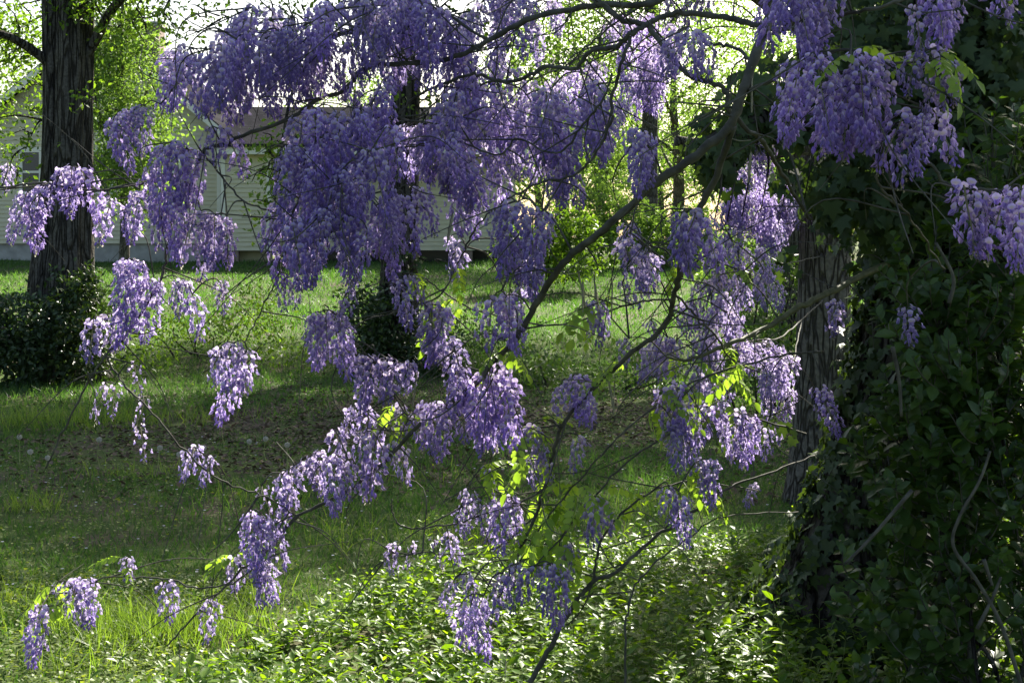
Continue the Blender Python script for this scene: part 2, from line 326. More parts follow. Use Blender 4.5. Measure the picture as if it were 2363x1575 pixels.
# ------------------------------------------------------------------ house
def make_house():
    D = 38.0; s = D / FPX
    X = lambda px, d=D: (px - CX) * d / FPX
    Z = lambda py, d=D: CAMZ - (py - HY) * d / FPX
    g0 = float(gz(-8, D)) - .05
    org = np.array((X(250), D, g0))
    h = thing('house', org, 'pale clapboard house with grey shingle roof and brick chimney beyond the lawn', 'house')
    def B(): return MB()
    # main gabled block, front wall on y = D
    x0, x1 = X(-60), X(509); zb, ze, zp = Z(562), Z(300), Z(60); xm = (x0 + x1) / 2
    wall = B().prism([(x0, D, zb), (x1, D, zb), (x1, D, ze), (xm, D, zp - .1), (x0, D, ze)], (0, 9.0, 0)).build('wall', M['siding'], h, org)
    rise = .115; n = int((zp - .25 - zb) / rise)
    for k in range(n):
        z = zb + k * rise
        def lim(zz):
            if zz <= ze: return x0, x1
            f = (zz - ze) / (zp - .1 - ze); return x0 + (xm - x0) * f, x1 + (xm - x1) * f
        a, b = lim(z + rise)
        if b - a < .2: break
        mb = B().add([(a, D - .03, z), (b, D - .03, z), (b, D - .008, z + rise), (a, D - .008, z + rise), (a, D + .02, z), (b, D + .02, z), (b, D + .02, z + rise), (a, D + .02, z + rise)],
                     [(0, 1, 2, 3), (0, 4, 5, 1), (1, 5, 6, 2), (3, 2, 6, 7), (0, 3, 7, 4)])
        mb.build('siding_board', M['siding'], wall, org)
    B().box(x1 - .09, x1 + .012, D - .045, D + .06, zb, ze).build('corner_board', M['trim'], h, org)
    B().box(x0, x1, D + .05, D + 8.9, g0 - .3, zb).build('foundation', M['stucco'], h, org)
    # roof slopes of the main block with rake boards
    ov = .45
    sl = (zp - ze) / (xm - x0)
    for sg in (-1, 1):
        xe = (x0 - ov) if sg < 0 else (x1 + ov); zee = ze - sl * ov
        r = B().prism([(xe, D - .4, zee), (xm, D - .4, zp), (xm, D - .4, zp + .14), (xe, D - .4, zee + .14)], (0, 9.8, 0)).build('roof', M['roof'], h, org)
        B().prism([(xe, D - .43, zee - .12), (xm, D - .43, zp - .12), (xm, D - .43, zp + .1), (xe, D - .43, zee + .1)], (0, .028, 0)).build('rake_board', M['trim'], r, org)
        B().prism([(xe, D - .42, zee - .06), (xe, D + 9.3, zee - .06), (xe, D + 9.3, zee + .12), (xe, D - .42, zee + .12)], (.03 * sg, 0, 0)).build('fascia', M['trim'], r, org)
    cx = X(345, 40)
    ch = B().box(cx - .26, cx + .26, 40, 40.7, Z(300, 40), Z(60, 40)).build('chimney', M['brick'], h, org)
    B().box(cx - .32, cx + .32, 39.94, 40.76, Z(60, 40), Z(50, 40)).build('chimney_cap', M['stucco'], ch, org)
    # window on the main block
    def window(pxa, pxb, pya, pyb, d):
        a, b, zt, zz = X(pxa, d), X(pxb, d), Z(pya, d), Z(pyb, d)
        wi = B().box(a, b, d - .06, d + .03, zz, zt).build('window', M['dark'], h, org)
        fr = B(); t = .09
        fr.box(a - t, a, d - .085, d, zz, zt).box(b, b + t, d - .085, d, zz, zt).box(a - t - .03, b + t + .03, d - .09, d, zt, zt + .13).box(a, b, d - .075, d, (zz + zt) / 2 - .03, (zz + zt) / 2 + .03)
        fr.build('frame', M['trim'], wi, org)
        B().box(a - t - .05, b + t + .05, d - .13, d, zz - .07, zz).build('sill', M['trim'], wi, org)
    window(54, 92, 352, 442, D); window(215, 255, 352, 442, D); window(372, 412, 352, 442, D)
    # lower wing to the right, 1.4 m proud of the main block
    d2 = 36.6; wx0, wx1 = X(512, d2), X(1190, d2); wb, we = Z(578, d2), Z(352, d2)
    xs = X(624, d2)
    wall2 = B().box(wx0, xs, d2, d2 + 7, wb, we).build('wall', M['siding'], h, org)
    wall3 = B().box(xs, wx1, d2 + .9, d2 + 7, wb, we).build('wall', M['siding'], h, org)
    for (a, b, d, wl) in ((wx0, xs, d2, wall2), (xs, wx1, d2 + .9, wall3)):
        for k in range(int((we - wb) / rise)):
            z = wb + k * rise
            B().add([(a, d - .03, z), (b, d - .03, z), (b, d - .008, z + rise), (a, d - .008, z + rise), (a, d + .02, z), (b, d + .02, z), (b, d + .02, z + rise), (a, d + .02, z + rise)],
                    [(0, 1, 2, 3), (0, 4, 5, 1), (1, 5, 6, 2), (3, 2, 6, 7), (0, 3, 7, 4)]).build('siding_board', M['siding'], wl, org)
    for xx in (wx0 + .04, xs - .04): B().box(xx - .055, xx + .055, d2 - .045, d2 + .1, wb, we).build('corner_board', M['trim'], h, org)
    B().box(wx0 - .1, wx1 + .3, d2 - .3, d2 - .24, we - .06, we + .16).build('fascia', M['trim'], h, org)
    B().box(wx0 - .1, wx1 + .3, d2 - .24, d2 + .95, we, we + .06).build('soffit', M['trim'], h, org)
    rz = Z(252, d2 + 3)
    B().add([(wx0 - .1, d2 - .36, we + .12), (wx1 + .3, d2 - .36, we + .12), (wx1 + .3, d2 + 3.4, rz), (wx0 - .1, d2 + 3.4, rz), (wx1 + .3, d2 + 7.4, we + .12), (wx0 - .1, d2 + 7.4, we + .12),
             (wx0 - .1, d2 - .36, we + .2), (wx1 + .3, d2 - .36, we + .2), (wx1 + .3, d2 + 3.4, rz + .1), (wx0 - .1, d2 + 3.4, rz + .1), (wx1 + .3, d2 + 7.4, we + .2), (wx0 - .1, d2 + 7.4, we + .2)],
            [(6, 7, 8, 9), (9, 8, 10, 11), (0, 3, 2, 1), (3, 5, 4, 2), (0, 1, 7, 6), (4, 5, 11, 10), (1, 2, 8, 7), (2, 4, 10, 8), (0, 6, 9, 3), (3, 9, 11, 5)]).build('roof', M['roof'], h, org)
    # piers, the recessed crawl-space panel, and a dark sheet for the gap shade
    px = wx0
    while px < wx1:
        B().box(px, px + .42, d2 + (0.02 if px < xs else .92), d2 + 1.5, g0 - .3, wb).build('pier', M['brick'], h, org); px += 1.5
    B().box(wx0 + .42, xs, d2 + .25, d2 + .35, g0 - .3, wb).build('crawl_panel_and_shade', M['panel'], h, org)
    B().box(xs + .05, wx1, d2 + 1.6, d2 + 1.7, g0 - .3, wb).build('crawl_panel_and_shade', M['dark'], h, org)  # dark sheet put in for the shade between the other piers
    window(760, 800, 395, 500, d2 + .9)
make_house()

# ------------------------------------------------------------------ trees
def nearest_on(paths, p):
    d = np.linalg.norm(paths - p, axis=1); i = int(np.argmin(d)); return paths[i], d[i]

def make_tree(name, label, cat, trunks, limbs, crowns, leafmat, bark, leaf=.09, group=None, twig_r=.012, tmpl=LEAF2, lobes=None, flare=0.35, droop=.3, sides=22):
    """trunks: list of (points, radii); limbs: same; crowns: (centre, radii, clusters, leaves per cluster, spread)"""
    base = np.array(trunks[0][0][0]); base[2] = gz(base[0], base[1])
    t = thing(name, base, label, cat, group)
    pool = []
    for pts, rad in trunks:
        sp = catmull(np.column_stack([pts, rad]), 10); path, rr = sp[:, :3], sp[:, 3]
        u = path[:, 2] - base[2]; rr = rr * (1 + flare * np.exp(-np.clip(u, 0, None) / .35))
        tube_obj('trunk', path, rr, bark, t, base, sides, .012, lobes); pool.append(path)
    for pts, rad in limbs:
        sp = catmull(np.column_stack([pts, rad]), 8)
        tube_obj('limb', sp[:, :3], sp[:, 3], bark, t, base, 9, .03); pool.append(sp[:, :3])
    pl = np.vstack(pool); pl = pl[pl[:, 2] > min(c[0][2] - c[1][2] for c in crowns) - 1.5] if crowns else pl
    tubes, Vs, Fs, off = [], [], [], 0
    for c, r, nc, nl, spread in crowns:
        u = rand_unit(nc) * (RNG.random((nc, 1)) ** .42); ctr = np.array(c) + u * np.array(r)
        ctr = ctr[np.argsort(np.linalg.norm(ctr - pl.mean(0), axis=1))]
        for q in ctr:
            a, dist = nearest_on(pl, q)
            mid = (a + q) / 2 + RNG.normal(0, .1 * dist, 3) + np.array([0, 0, .12 * dist])
            pth = catmull([a, mid, q], 3)
            tubes.append((pth, np.linspace(min(.03, twig_r * (1 + dist * .8)), twig_r * .35, len(pth))))
            pl = np.vstack([pl, pth[1::2]])
            # a few side twigs
        pos = np.repeat(ctr, nl, 0) + RNG.normal(0, 1, (nc * nl, 3)) * spread * np.array([1, 1, .7])
        ax = rand_unit(len(pos)) + np.array([0, 0, -droop]); nr = rand_unit(len(pos)) + np.array([0, 0, .7])
        V, F = place(tmpl[0], tmpl[1], pos, frames(ax, nr), leaf * (.6 + .7 * RNG.random(len(pos))))
        Vs.append(V); Fs.append(F + off); off += len(V)
    if Vs:
        new_obj('crown', mesh_np('crown', np.vstack(Vs) - base, np.vstack(Fs), leafmat), t)
        tubes_joined('twigs', tubes, bark, t, base, 3, 'stuff')
    return t

def wp(*a): return [P(*q) for q in a]

def make_trees():
    # twin-stemmed tree on the left, 16 m away
    b = P(150, 900, 16.0); b[2] = gz(b[0], 16) - .1
    lob = lambda a, f: 1 + .10 * np.cos(a * 3 + .6) + .05 * np.cos(a * 7 + 1) + .022 * np.sign(np.sin(a * 17 + 2 * np.sin(f * 9))) * np.abs(np.sin(a * 17 + 2 * np.sin(f * 9))) ** .5 + .015 * np.sin(a * 41 + 3 * np.sin(f * 14 + a))
    T1 = ([b, P(152, 700, 16), P(166, 400, 16), P(170, 100, 16), P(176, -250, 16), P(190, -800, 16.2), P(200, -1400, 16.4)], [.38, .3, .215, .205, .19, .16, .08])
    b2 = b + np.array([-.18, .06, 0])
    T2 = ([b2, P(112, 700, 16.05), P(122, 400, 16.05), P(124, 100, 16.05), P(110, -250, 16.1), P(60, -800, 16.2), P(0, -1300, 16.4)], [.28, .24, .14, .13, .12, .1, .05])
    limbs = [(wp((200, 130, 16), (232, 70, 15.9), (260, 20, 15.7), (330, -60, 15.4), (420, -200, 15)), [.06, .055, .05, .04, .02]),
             (wp((120, 150, 16), (50, 100, 15.8), (-20, 75, 15.5), (-160, 90, 15)), [.06, .05, .04, .02]),
             (wp((185, 20, 16), (300, -120, 16.6), (500, -330, 17.5), (700, -420, 18)), [.09, .08, .06, .03]),
             (wp((115, -100, 16), (0, -300, 15), (-200, -420, 14.4)), [.09, .07, .03]),
             (wp((175, -300, 16), (330, -600, 15.4), (560, -800, 15)), [.1, .07, .03])]
    crowns = [(P(20, 120, 17.0), (1.35, .7, .85), 105, 26, .13), (P(170, -20, 15.7), (.6, .4, .3), 22, 22, .12), (P(0, 360, 15.8), (.55, .4, .55), 16, 22, .12), (P(330, 20, 15.6), (.75, .7, .5), 34, 20, .14),
              (P(190, 250, 15.5), (.25, .15, .35), 3, 12, .1),
              (P(150, -700, 16), (3.6, 2.6, 2.4), 230, 34, .22), (P(650, -560, 17.5), (2.2, 2.2, 1.5), 110, 32, .22)]
    make_tree('shade_tree', 'tall grey tree with twin fused trunks left of the wisteria', 'tree', [T1, T2], limbs, crowns, M['oak'], M['bark_grey'], .075, lobes=lob, sides=110)
    # tree behind the middle of the wisteria
    b = P(910, 880, 17.0); b[2] = gz(b[0], 17) - .1
    T = ([b, P(918, 700, 17), P(930, 400, 17), P(940, 150, 17), P(960, -200, 17), P(985, -700, 17), P(1000, -1300, 17.3)], [.34, .24, .19, .165, .16, .13, .05])
    limbs = [(wp((945, 0, 17), (1060, -150, 16.6), (1230, -330, 16)), [.07, .05, .02]), (wp((935, 60, 17), (840, -40, 17.3), (700, -90, 17.6), (600, -60, 18)), [.06, .045, .03, .015]),
             (wp((935, 90, 17), (780, 80, 16.4), (680, 200, 15.8), (640, 420, 15.5), (625, 560, 15.4)), [.035, .03, .02, .012, .005]), (wp((960, -250, 17), (1150, -500, 17.6), (1500, -700, 18)), [.09, .07, .03]), (wp((975, -400, 17), (800, -700, 17.5), (600, -900, 18)), [.09, .06, .03])]
    crowns = [(P(800, -20, 17.4), (1.3, 1.0, .7), 60, 18, .17), (P(1150, -60, 16.4), (1.0, .9, .8), 50, 20, .17), (P(980, 260, 16.8), (.5, .4, .5), 18, 12, .14), (P(640, 420, 15.5), (.32, .4, .8), 44, 11, .12), (P(600, 60, 17), (1.0, .8, .4), 34, 12, .16),
              (P(1050, -650, 17.2), (3.8, 2.8, 1.9), 240, 34, .22), (P(1650, -680, 18), (2.4, 2.4, 1.6), 120, 32, .22)]
    make_tree('shade_tree', 'dark trunked tree standing behind the middle of the wisteria', 'tree', [T], limbs, crowns, M['oak'], M['bark_dark'], .075)
    # slender tree further back, beyond the hedge
    D = 40.0; b = P(1500, 640, D); b[2] = gz(b[0], D) - .1
    T = ([b, P(1499, 450, D), P(1500, 250, D), P(1504, 0, D), P(1510, -300, D)], [.28, .23, .22, .19, .05])
    limbs = [(wp((1503, 150, D), (1440, 50, 39), (1360, 0, 38)), [.09, .06, .02]), (wp((1505, 110, D), (1590, 10, 41), (1700, -60, 42)), [.09, .06, .02])]
    crowns = [(P(1360, 110, 39), (2.2, 1.5, 2.2), 190, 32, .3), (P(1650, 60, 41), (2.2, 1.6, 1.8), 70, 24, .3), (P(1510, -150, D), (3.4, 2.6, 1.9), 130, 30, .32)]
    make_tree('shade_tree', 'slender pale barked tree behind the vine limbs beyond the far lawn', 'tree', [T], limbs, crowns, M['lit'], M['bark_pale'], .14)
    # unseen broad tree added on the right, its crown shaped to shade the lawn
    D = 20.5; x = 4.2; b = np.array((x, D, float(gz(x, D)) - .1))
    T = ([b, (x, D, 2), (x + .1, D, 4), (x + .1, D, 6), (x, D, 8.6)], [.3, .24, .21, .16, .04])
    limbs = [([(x, D, 4.6), (2.2, D - .3, 5.9), (0, D - .6, 6.5), (-1.6, D - 1, 6.8)], [.12, .09, .06, .02])] + [([(x, D, 4.2 + .4 * k), (x + math.cos(a) * 1.6, D + math.sin(a) * 1.6, 5.6 + .3 * k), (x + math.cos(a) * 3.2, D + math.sin(a) * 3.2, 6.5 + .2 * k)], [.1, .07, .03]) for k, a in enumerate((.3, 1.6, 2.7, 3.9, 5.2))]
    crowns = [(np.array((2.7, 20.0, 7.3)), (3.9, 4.3, 1.8), 700, 36, .26), (np.array((-.6, 19.4, 6.9)), (2.6, 3.0, 1.3), 320, 36, .24), (np.array((2.2, 25.2, 7.1)), (3.8, 1.6, .75), 220, 36, .24)]
    make_tree('shade_tree', 'unseen broad crowned tree added behind the bare grey trunk to shade the lawn', 'tree', [T], limbs, crowns, M['oak'], M['bark_grey'], .15)
    # bark tree just behind the ivy-covered one
    b = P(1905, 1180, 8.6); b[2] = gz(b[0], 8.6) - .08
    T = ([b, P(1900, 900, 8.6), P(1903, 600, 8.6), P(1912, 300, 8.6), P(1930, -200, 8.7), P(1960, -900, 8.8), P(1985, -1500, 9)], [.2, .165, .155, .15, .14, .11, .05])
    limbs = [(wp((1915, 345, 8.6), (1840, 340, 8.4), (1740, 355, 8.2), (1560, 325, 8.0)), [.055, .05, .04, .03]), (wp((1935, -250, 8.7), (2150, -800, 9.2), (2450, -1250, 9.6)), [.08, .06, .03])]
    crowns = [(P(2050, -1650, 9), (1.6, 1.6, 1.0), 110, 34, .2), (P(2450, -1350, 9.6), (1.4, 1.4, .9), 60, 30, .2)]
    make_tree('shade_tree', 'bare grey barked trunk just behind the ivy covered tree', 'tree', [T], limbs, crowns, M['deep'], M['bark_pale'], .08)
    # small bright tree before the house
    b = P(285, 660, 29.0); b[2] = gz(b[0], 29) - .1
    T = ([b, P(288, 500, 29), P(283, 300, 29), P(280, 120, 29), P(286, -50, 29)], [.11, .09, .07, .05, .02])
    limbs = [(wp((284, 400, 29), (240, 300, 28.8), (215, 200, 28.6)), [.05, .04, .015]), (wp((284, 330, 29), (330, 240, 29.2), (350, 150, 29.3)), [.05, .035, .015])]
    crowns = [(P(285, 240, 29), (1.15, .9, 1.7), 230, 36, .2), (P(300, 420, 28.8), (.75, .7, .9), 80, 34, .17), (P(255, 60, 29), (.9, .8, .9), 80, 34, .2)]
    make_tree('small_tree', 'small bright lime green tree in front of the house wall', 'tree', [T], limbs, crowns, M['lit'], M['bark_pale'], .1)
    # trees far behind and beside the house
    far = [(1290, 44, 7.5, 3.0, 'lit', 'loose pale green tree past the right end of the house'), (1560, 52, 9.5, 4.2, 'lit', 'broad light green tree behind the lawn hedge'),
           (1800, 46, 8.0, 3.4, 'lit', 'leafy yellow green tree beside the bare grey trunk, far off'), (2150, 40, 9, 4.0, 'deep', 'dark green tree hidden behind the ivy covered trunk'),
           (-180, 44, 9.5, 4.0, 'lit', 'tall pale green tree at the left end of the house'), (820, 58, 7.5, 3.0, 'lit', 'light green treetop showing over the house roof'),
           (1380, 62, 7.0, 4.5, 'deep', 'low spreading green tree at the back of the far lawn'), (1680, 66, 7.5, 5.0, 'lit', 'wide pale tree closing the view past the hedge'), (1950, 60, 8, 5, 'deep', 'dense green tree at the far back behind the ivy covered trunk'),
           (1240, 74, 6.5, 5, 'lit', 'low soft green tree closing the gap beyond the house end'), (1520, 78, 7.5, 6.5, 'deep', 'broad low tree on the skyline behind the hedge'), (1790, 80, 8, 6.5, 'lit', 'soft pale tree on the skyline by the bare grey trunk')]
    for px, d, hgt, rad, mt, lab in far:
        x = (px - CX) * d / FPX; z0 = float(gz(x, d)) - .1
        T = ([(x, d, z0), (x + .1, d, z0 + hgt * .3), (x - .1, d, z0 + hgt * .6), (x, d, z0 + hgt * .92)], [.26, .2, .13, .03])
        limbs = []
        for k in range(5):
            a = k * 1.257 + px; f = .3 + .1 * k
            p0 = np.array((x, d, z0 + hgt * f)); dr = np.array((math.cos(a), math.sin(a), .7))
            limbs.append(([p0, p0 + dr * rad * .35, p0 + dr * rad * .7 + np.array((0, 0, .2))], [.08, .05, .02]))
        crowns = [(np.array((x, d, z0 + hgt * .64)), (rad, rad, hgt * .36), 190, 34, .32), (np.array((x + rad * .4, d, z0 + hgt * .36)), (rad * .6, rad * .6, hgt * .17), 40, 30, .28)]
        make_tree('background_tree', lab, 'tree', [T], limbs, crowns, M[mt], M['bark_pale'], .16, 'trees beyond the lawn')
make_trees()

# ------------------------------------------------------------------ shrubs and mounds
def make_bush(name, label, blobs, mat, leaf, n_stems=10, tmpl=LEAF4, cat='shrub', group=None, spread=.07):
    """blobs: (centre, radii, clusters, leaves per cluster)"""
    c0 = np.array(blobs[0][0]); base = np.array((c0[0], c0[1], float(gz(c0[0], c0[1]))))
    t = thing(name, base, label, cat, group)
    Vs, Fs, off, tips = [], [], 0, []
    for c, r, nc, nl in blobs:
        u = rand_unit(nc) * (RNG.random((nc, 1)) ** .4); ctr = np.array(c) + u * np.array(r)
        ctr[:, 2] = np.maximum(ctr[:, 2], gz(ctr[:, 0], ctr[:, 1]) + .05); tips.append(ctr)
        pos = np.repeat(ctr, nl, 0) + RNG.normal(0, spread, (nc * nl, 3))
        pos[:, 2] = np.maximum(pos[:, 2], gz(pos[:, 0], pos[:, 1]) + .02)
        ax = rand_unit(len(pos)) + norm(pos - np.array(c)) * .6 + np.array([0, 0, -.2]); nr = rand_unit(len(pos)) * .8 + np.array([0, -.3, .8])
        V, F = place(tmpl[0], tmpl[1], pos, frames(ax, nr), leaf * (.6 + .7 * RNG.random(len(pos))))
        Vs.append(V); Fs.append(F + off); off += len(V)
    new_obj('foliage', mesh_np('foliage', np.vstack(Vs) - base, np.vstack(Fs), mat), t)['kind'] = 'stuff'
    tips = np.vstack(tips)
    for k in range(n_stems):
        q = tips[RNG.integers(len(tips))]; b = np.array((base[0] * .4 + q[0] * .6 + RNG.normal(0, .06), base[1] * .4 + q[1] * .6, 0)); b[2] = gz(b[0], b[1]) - .03
        tube_obj('stem', catmull([b, (b + q) / 2 + RNG.normal(0, .06, 3), q], 5), np.linspace(.014, .004, 11), M['bark_dark'], t, base, 5)
    return t

def make_bushes():
    make_bush('ivy_mound', 'dark leafy ivy mound around the foot of the twin trunk tree', [(P(150, 800, 15.5), (.75, .5, .55), 120, 36), (P(20, 770, 15.3), (.6, .5, .55), 120, 36), (P(-120, 770, 15.3), (.7, .5, .55), 90, 34), (P(190, 690, 15.6), (.35, .3, .4), 40, 30)], M['ivy2'], .07, 8)
    make_bush('ivy_mound', 'dark ivy mound at the foot of the tree behind the wisteria', [(P(900, 790, 16.6), (.55, .4, .42), 80, 30), (P(830, 740, 16.4), (.35, .3, .35), 40, 28), (P(1010, 830, 16.4), (.35, .3, .25), 30, 26), (P(920, 640, 16.8), (.22, .22, .4), 24, 24)], M['ivy2'], .07, 6)
    make_bush('wild_shrub', 'sprawling weedy shrub on the bank right of the ivy mound', [(P(470, 760, 17.5), (.9, .6, .16), 60, 18), (P(330, 800, 16.5), (.45, .4, .13), 26, 18), (P(590, 720, 18.5), (.5, .4, .28), 26, 18), (P(660, 800, 16.5), (.4, .4, .16), 20, 18)], M['oak'], .06, 8, spread=.12)
    make_bush('wild_shrub', 'rounded dark shrub by the lawn edge right of the house', [(P(1210, 590, 27), (.55, .5, .55), 80, 30), (P(1310, 560, 27.5), (.7, .6, .75), 110, 30)], M['oak'], .1, 8)
    make_bush('wild_shrub', 'tall bright hedge shrub behind the far lawn', [(P(1420, 520, 34), (1.1, .8, 1.2), 160, 30), (P(1580, 560, 34), (1.2, .8, .9), 140, 30)], M['lit'], .13, 8)
    make_bush('wild_shrub', 'light leafy shrub on the lawn beside the bare grey trunk', [(P(1730, 620, 22), (.8, .6, .55), 120, 30), (P(1800, 560, 23), (.6, .6, .7), 90, 30)], M['lit'], .09, 8)
    make_bush('wild_shrub', 'dark tangled shrub on the shaded bank below the far lawn', [(P(1230, 850, 15.5), (.6, .5, .2), 40, 22), (P(1470, 860, 15.2), (.7, .5, .16), 36, 22), (P(1120, 760, 17), (.5, .4, .25), 32, 22)], M['deep'], .06, 8, spread=.11)
    make_bush('wild_shrub', 'pale twiggy shrub at the foot of the bare grey trunk', [(P(1760, 830, 12.5), (.5, .4, .3), 60, 22), (P(1790, 700, 13), (.35, .3, .5), 50, 20)], M['deep'], .06, 10)
    make_bush('wild_shrub', 'yellow green shrub added behind the glossy leaved shrub for bright sunlit specks', [(P(2250, 900, 10.5), (.7, .5, .45), 110, 26), (P(2420, 950, 10), (.6, .5, .5), 80, 26)], M['lit'], .07, 8)  # added bush, gives bright specks between the shrub leaves
    make_bush('tall_shrub', 'tall dark evergreen far behind the glossy leaved shrub', [(P(2330, 250, 13), (1.2, .9, 1.7), 420, 34), (P(2120, 200, 13.4), (.8, .8, 1.6), 260, 34), (P(2600, 300, 13), (1.1, .9, 1.8), 260, 30)], M['ivy2'], .12, 10, spread=.11)
make_bushes()

# ------------------------------------------------------------------ ivy-covered tree (tree, then the ivy as its own plant)
def in_frame(p):
    px = CX + p[:, 0] * FPX / p[:, 1]; py = HY + (CAMZ - p[:, 2]) * FPX / p[:, 1]
    return (px > 0) & (px < 2363) & (py > 0) & (py < 1575)

def leaf_objects(pos, fr, sc, tmpl, mat, parent, base, n=290, name='leaf'):
    """the leaves that show largest become objects of their own; returns the mask of the rest"""
    me = [mesh_np(name, tmpl[0] * np.array([a, 1, b]), tmpl[1], mat) for a, b in ((1, 1), (.85, 2.2), (1.1, .6), (.95, -1.4))]
    d = np.linalg.norm(pos - np.array((0, 0, CAMZ)), axis=1); d[~in_frame(pos)] += 100
    face = np.abs(np.sum(fr[:, 2] * norm(np.array((0, 0, CAMZ)) - pos), 1))
    score = sc * (face + .1) / d
    ok = np.argsort(-score)[:n]
    rest = np.ones(len(pos), bool); rest[ok] = False
    for j, i in enumerate(ok):
        o = bpy.data.objects.new(name, me[j % 4]); COL.objects.link(o); o.parent = parent
        m = Matrix([[*(fr[i, :, r] * sc[i]), pos[i, r] - base[r]] for r in range(3)] + [[0, 0, 0, 1]])
        o.matrix_local = m
    return rest

def make_ivy_tree():
    b = P(2015, 1490, 5.7); b[2] = float(gz(b[0], 5.7)) - .06
    pts = [b, P(2045, 1270, 5.7), P(2100, 980, 5.7), P(2150, 700, 5.7), P(2178, 350, 5.7), P(2190, -100, 5.7), P(2170, -600, 5.7), P(2120, -1300, 5.8), P(2100, -1900, 6)]
    rad = [.40, .30, .25, .235, .225, .22, .2, .14, .06]
    limbs = [([(1.62, 5.75, 2.9), (1.2, 6.1, 3.5), (.5, 6.5, 4.0), (-.3, 6.4, 4.3)], [.09, .07, .05, .02]),
             (wp((2150, 250, 5.6), (1990, 200, 5.4), (1850, 270, 5.2), (1720, 300, 5.0), (1630, 330, 4.9)), [.09, .08, .07, .05, .02]),
             (wp((2140, -500, 5.7), (1900, -800, 5.6), (1550, -1000, 5.5), (1200, -1060, 5.6)), [.12, .09, .07, .03]),
             (wp((2130, -700, 5.7), (2250, -1000, 6.2), (2400, -1250, 7)), [.1, .07, .03]),
             (wp((2130, -300, 5.7), (1850, -420, 5.3), (1500, -480, 5.0), (1150, -500, 5.0), (800, -480, 5.0)), [.09, .075, .06, .04, .02])]
    crowns = [(np.array((1.2, 6.5, 4.15)), (1.75, 1.0, .55), 250, 34, .15), (np.array((-.1, 6.3, 4.3)), (.9, .8, .45), 95, 34, .15), (P(2100, -1450, 6), (1.6, 1.4, .8), 130, 34, .16), (np.array((2.5, 6.0, 4.3)), (.8, .7, .5), 70, 34, .15)]
    t = make_tree('ivy_covered_tree', 'thick tree trunk wrapped in dark ivy at the right', 'tree', [(pts, rad)], limbs, crowns, M['deep'], M['bark_dark'], .09, flare=.4)
    # the ivy
    base = b.copy(); base[2] = gz(b[0], b[1])
    ivy = thing('ivy_plant', base, 'dark glossy ivy covering the thick trunk and hanging from its low limb', 'ivy')
    sp = catmull(np.column_stack([pts, rad]), 14); path, rr = sp[:, :3], sp[:, 3]
    keep = path[:, 2] < 4.6; path, rr = path[keep], rr[keep]
    n = 6800; i = RNG.integers(0, len(path) - 1, n); f = RNG.random((n, 1))
    c = path[i] * (1 - f) + path[i + 1] * f; a = RNG.random(n) * 2 * np.pi
    out = np.stack([np.cos(a), np.sin(a), np.zeros(n)], 1)
    zz = c[:, 2]; extra = .02 + .05 * RNG.random(n) + .2 * sstep(1.2, 2.4, zz) * RNG.random(n) ** 2 + .18 * np.exp(-np.clip(zz, 0, None) / .25) * RNG.random(n)
    r0 = rr[i] * (1 + .4 * np.exp(-np.clip(zz, 0, None) / .35))
    pos = c + out * (r0 + extra)[:, None]; nrm = out + RNG.normal(0, .35, (n, 3)) + np.array([0, 0, .35]); ax = np.array([0, 0, -1.]) + RNG.normal(0, .5, (n, 3)) + out * .3
    sc = .035 + .04 * RNG.random(n)
    allp, alln, alla, alls = [pos], [nrm], [ax], [sc]
    lp = catmull(np.array(wp((2150, 250, 5.6), (1990, 200, 5.4), (1850, 270, 5.2), (1720, 300, 5.0), (1630, 330, 4.9))), 8)
    blobs = [(q, (.10, .12, .12), 22) for q in lp[::2]] + [(P(1930, 410, 5.25), (.16, .2, .18), 130), (P(1990, 430, 5.3), (.25, .2, .25), 220), (P(2360, 60, 5.5), (.3, .25, .4), 260), (P(2290, 380, 5.45), (.25, .2, .25), 180), (P(2420, 350, 5.5), (.2, .25, .4), 140), (P(1740, 210, 5.0), (.12, .14, .1), 30), (P(1650, 360, 4.95), (.1, .1, .12), 60),
             (P(1820, 180, 5.1), (.13, .15, .15), 50), (P(2080, 180, 5.2), (.3, .2, .35), 320), (P(2250, 120, 5.3), (.25, .25, .35), 260), (P(2180, 350, 5.25), (.25, .2, .3), 240), (P(2330, 250, 5.3), (.2, .2, .4), 180),
             (P(1960, 40, 5.3), (.12, .15, .25), 90), (P(1690, 400, 5.0), (.05, .05, .08), 14), (P(1810, 600, 5.1), (.08, .06, .06), 9), (P(1805, 400, 5.1), (.05, .05, .1), 14), (P(1700, 1000, 5.0), (.28, .1, .06), 16), (P(2060, 560, 5.35), (.1, .1, .15), 50)]
    for cc, r, k in blobs:
        u = rand_unit(k) * (RNG.random((k, 1)) ** .4)
        allp.append(np.array(cc) + u * np.array(r)); alln.append(u + np.array([0, -.8, .5]) + RNG.normal(0, .25, (k, 3))); alla.append(np.array([0, 0, -1.]) + RNG.normal(0, .5, (k, 3))); alls.append(.04 + .042 * RNG.random(k))
    pos = np.vstack(allp); fr = frames(np.vstack(alla), np.vstack(alln)); sc = np.concatenate(alls)
    pos[:, 2] = np.maximum(pos[:, 2], gz(pos[:, 0], pos[:, 1]) + .03)
    rest = leaf_objects(pos, fr, sc, IVY, M['ivy'], ivy, base)
    sv = np.stack([sc[rest] * RNG.uniform(.8, 1.15, rest.sum()), sc[rest], sc[rest] * RNG.uniform(-1.5, 3, rest.sum())], 1)
    V, F = place(IVY[0], IVY[1], pos[rest], fr[rest], sv)
    new_obj('leaves', mesh_np('leaves', V - base, F, M['ivy']), ivy)['kind'] = 'stuff'
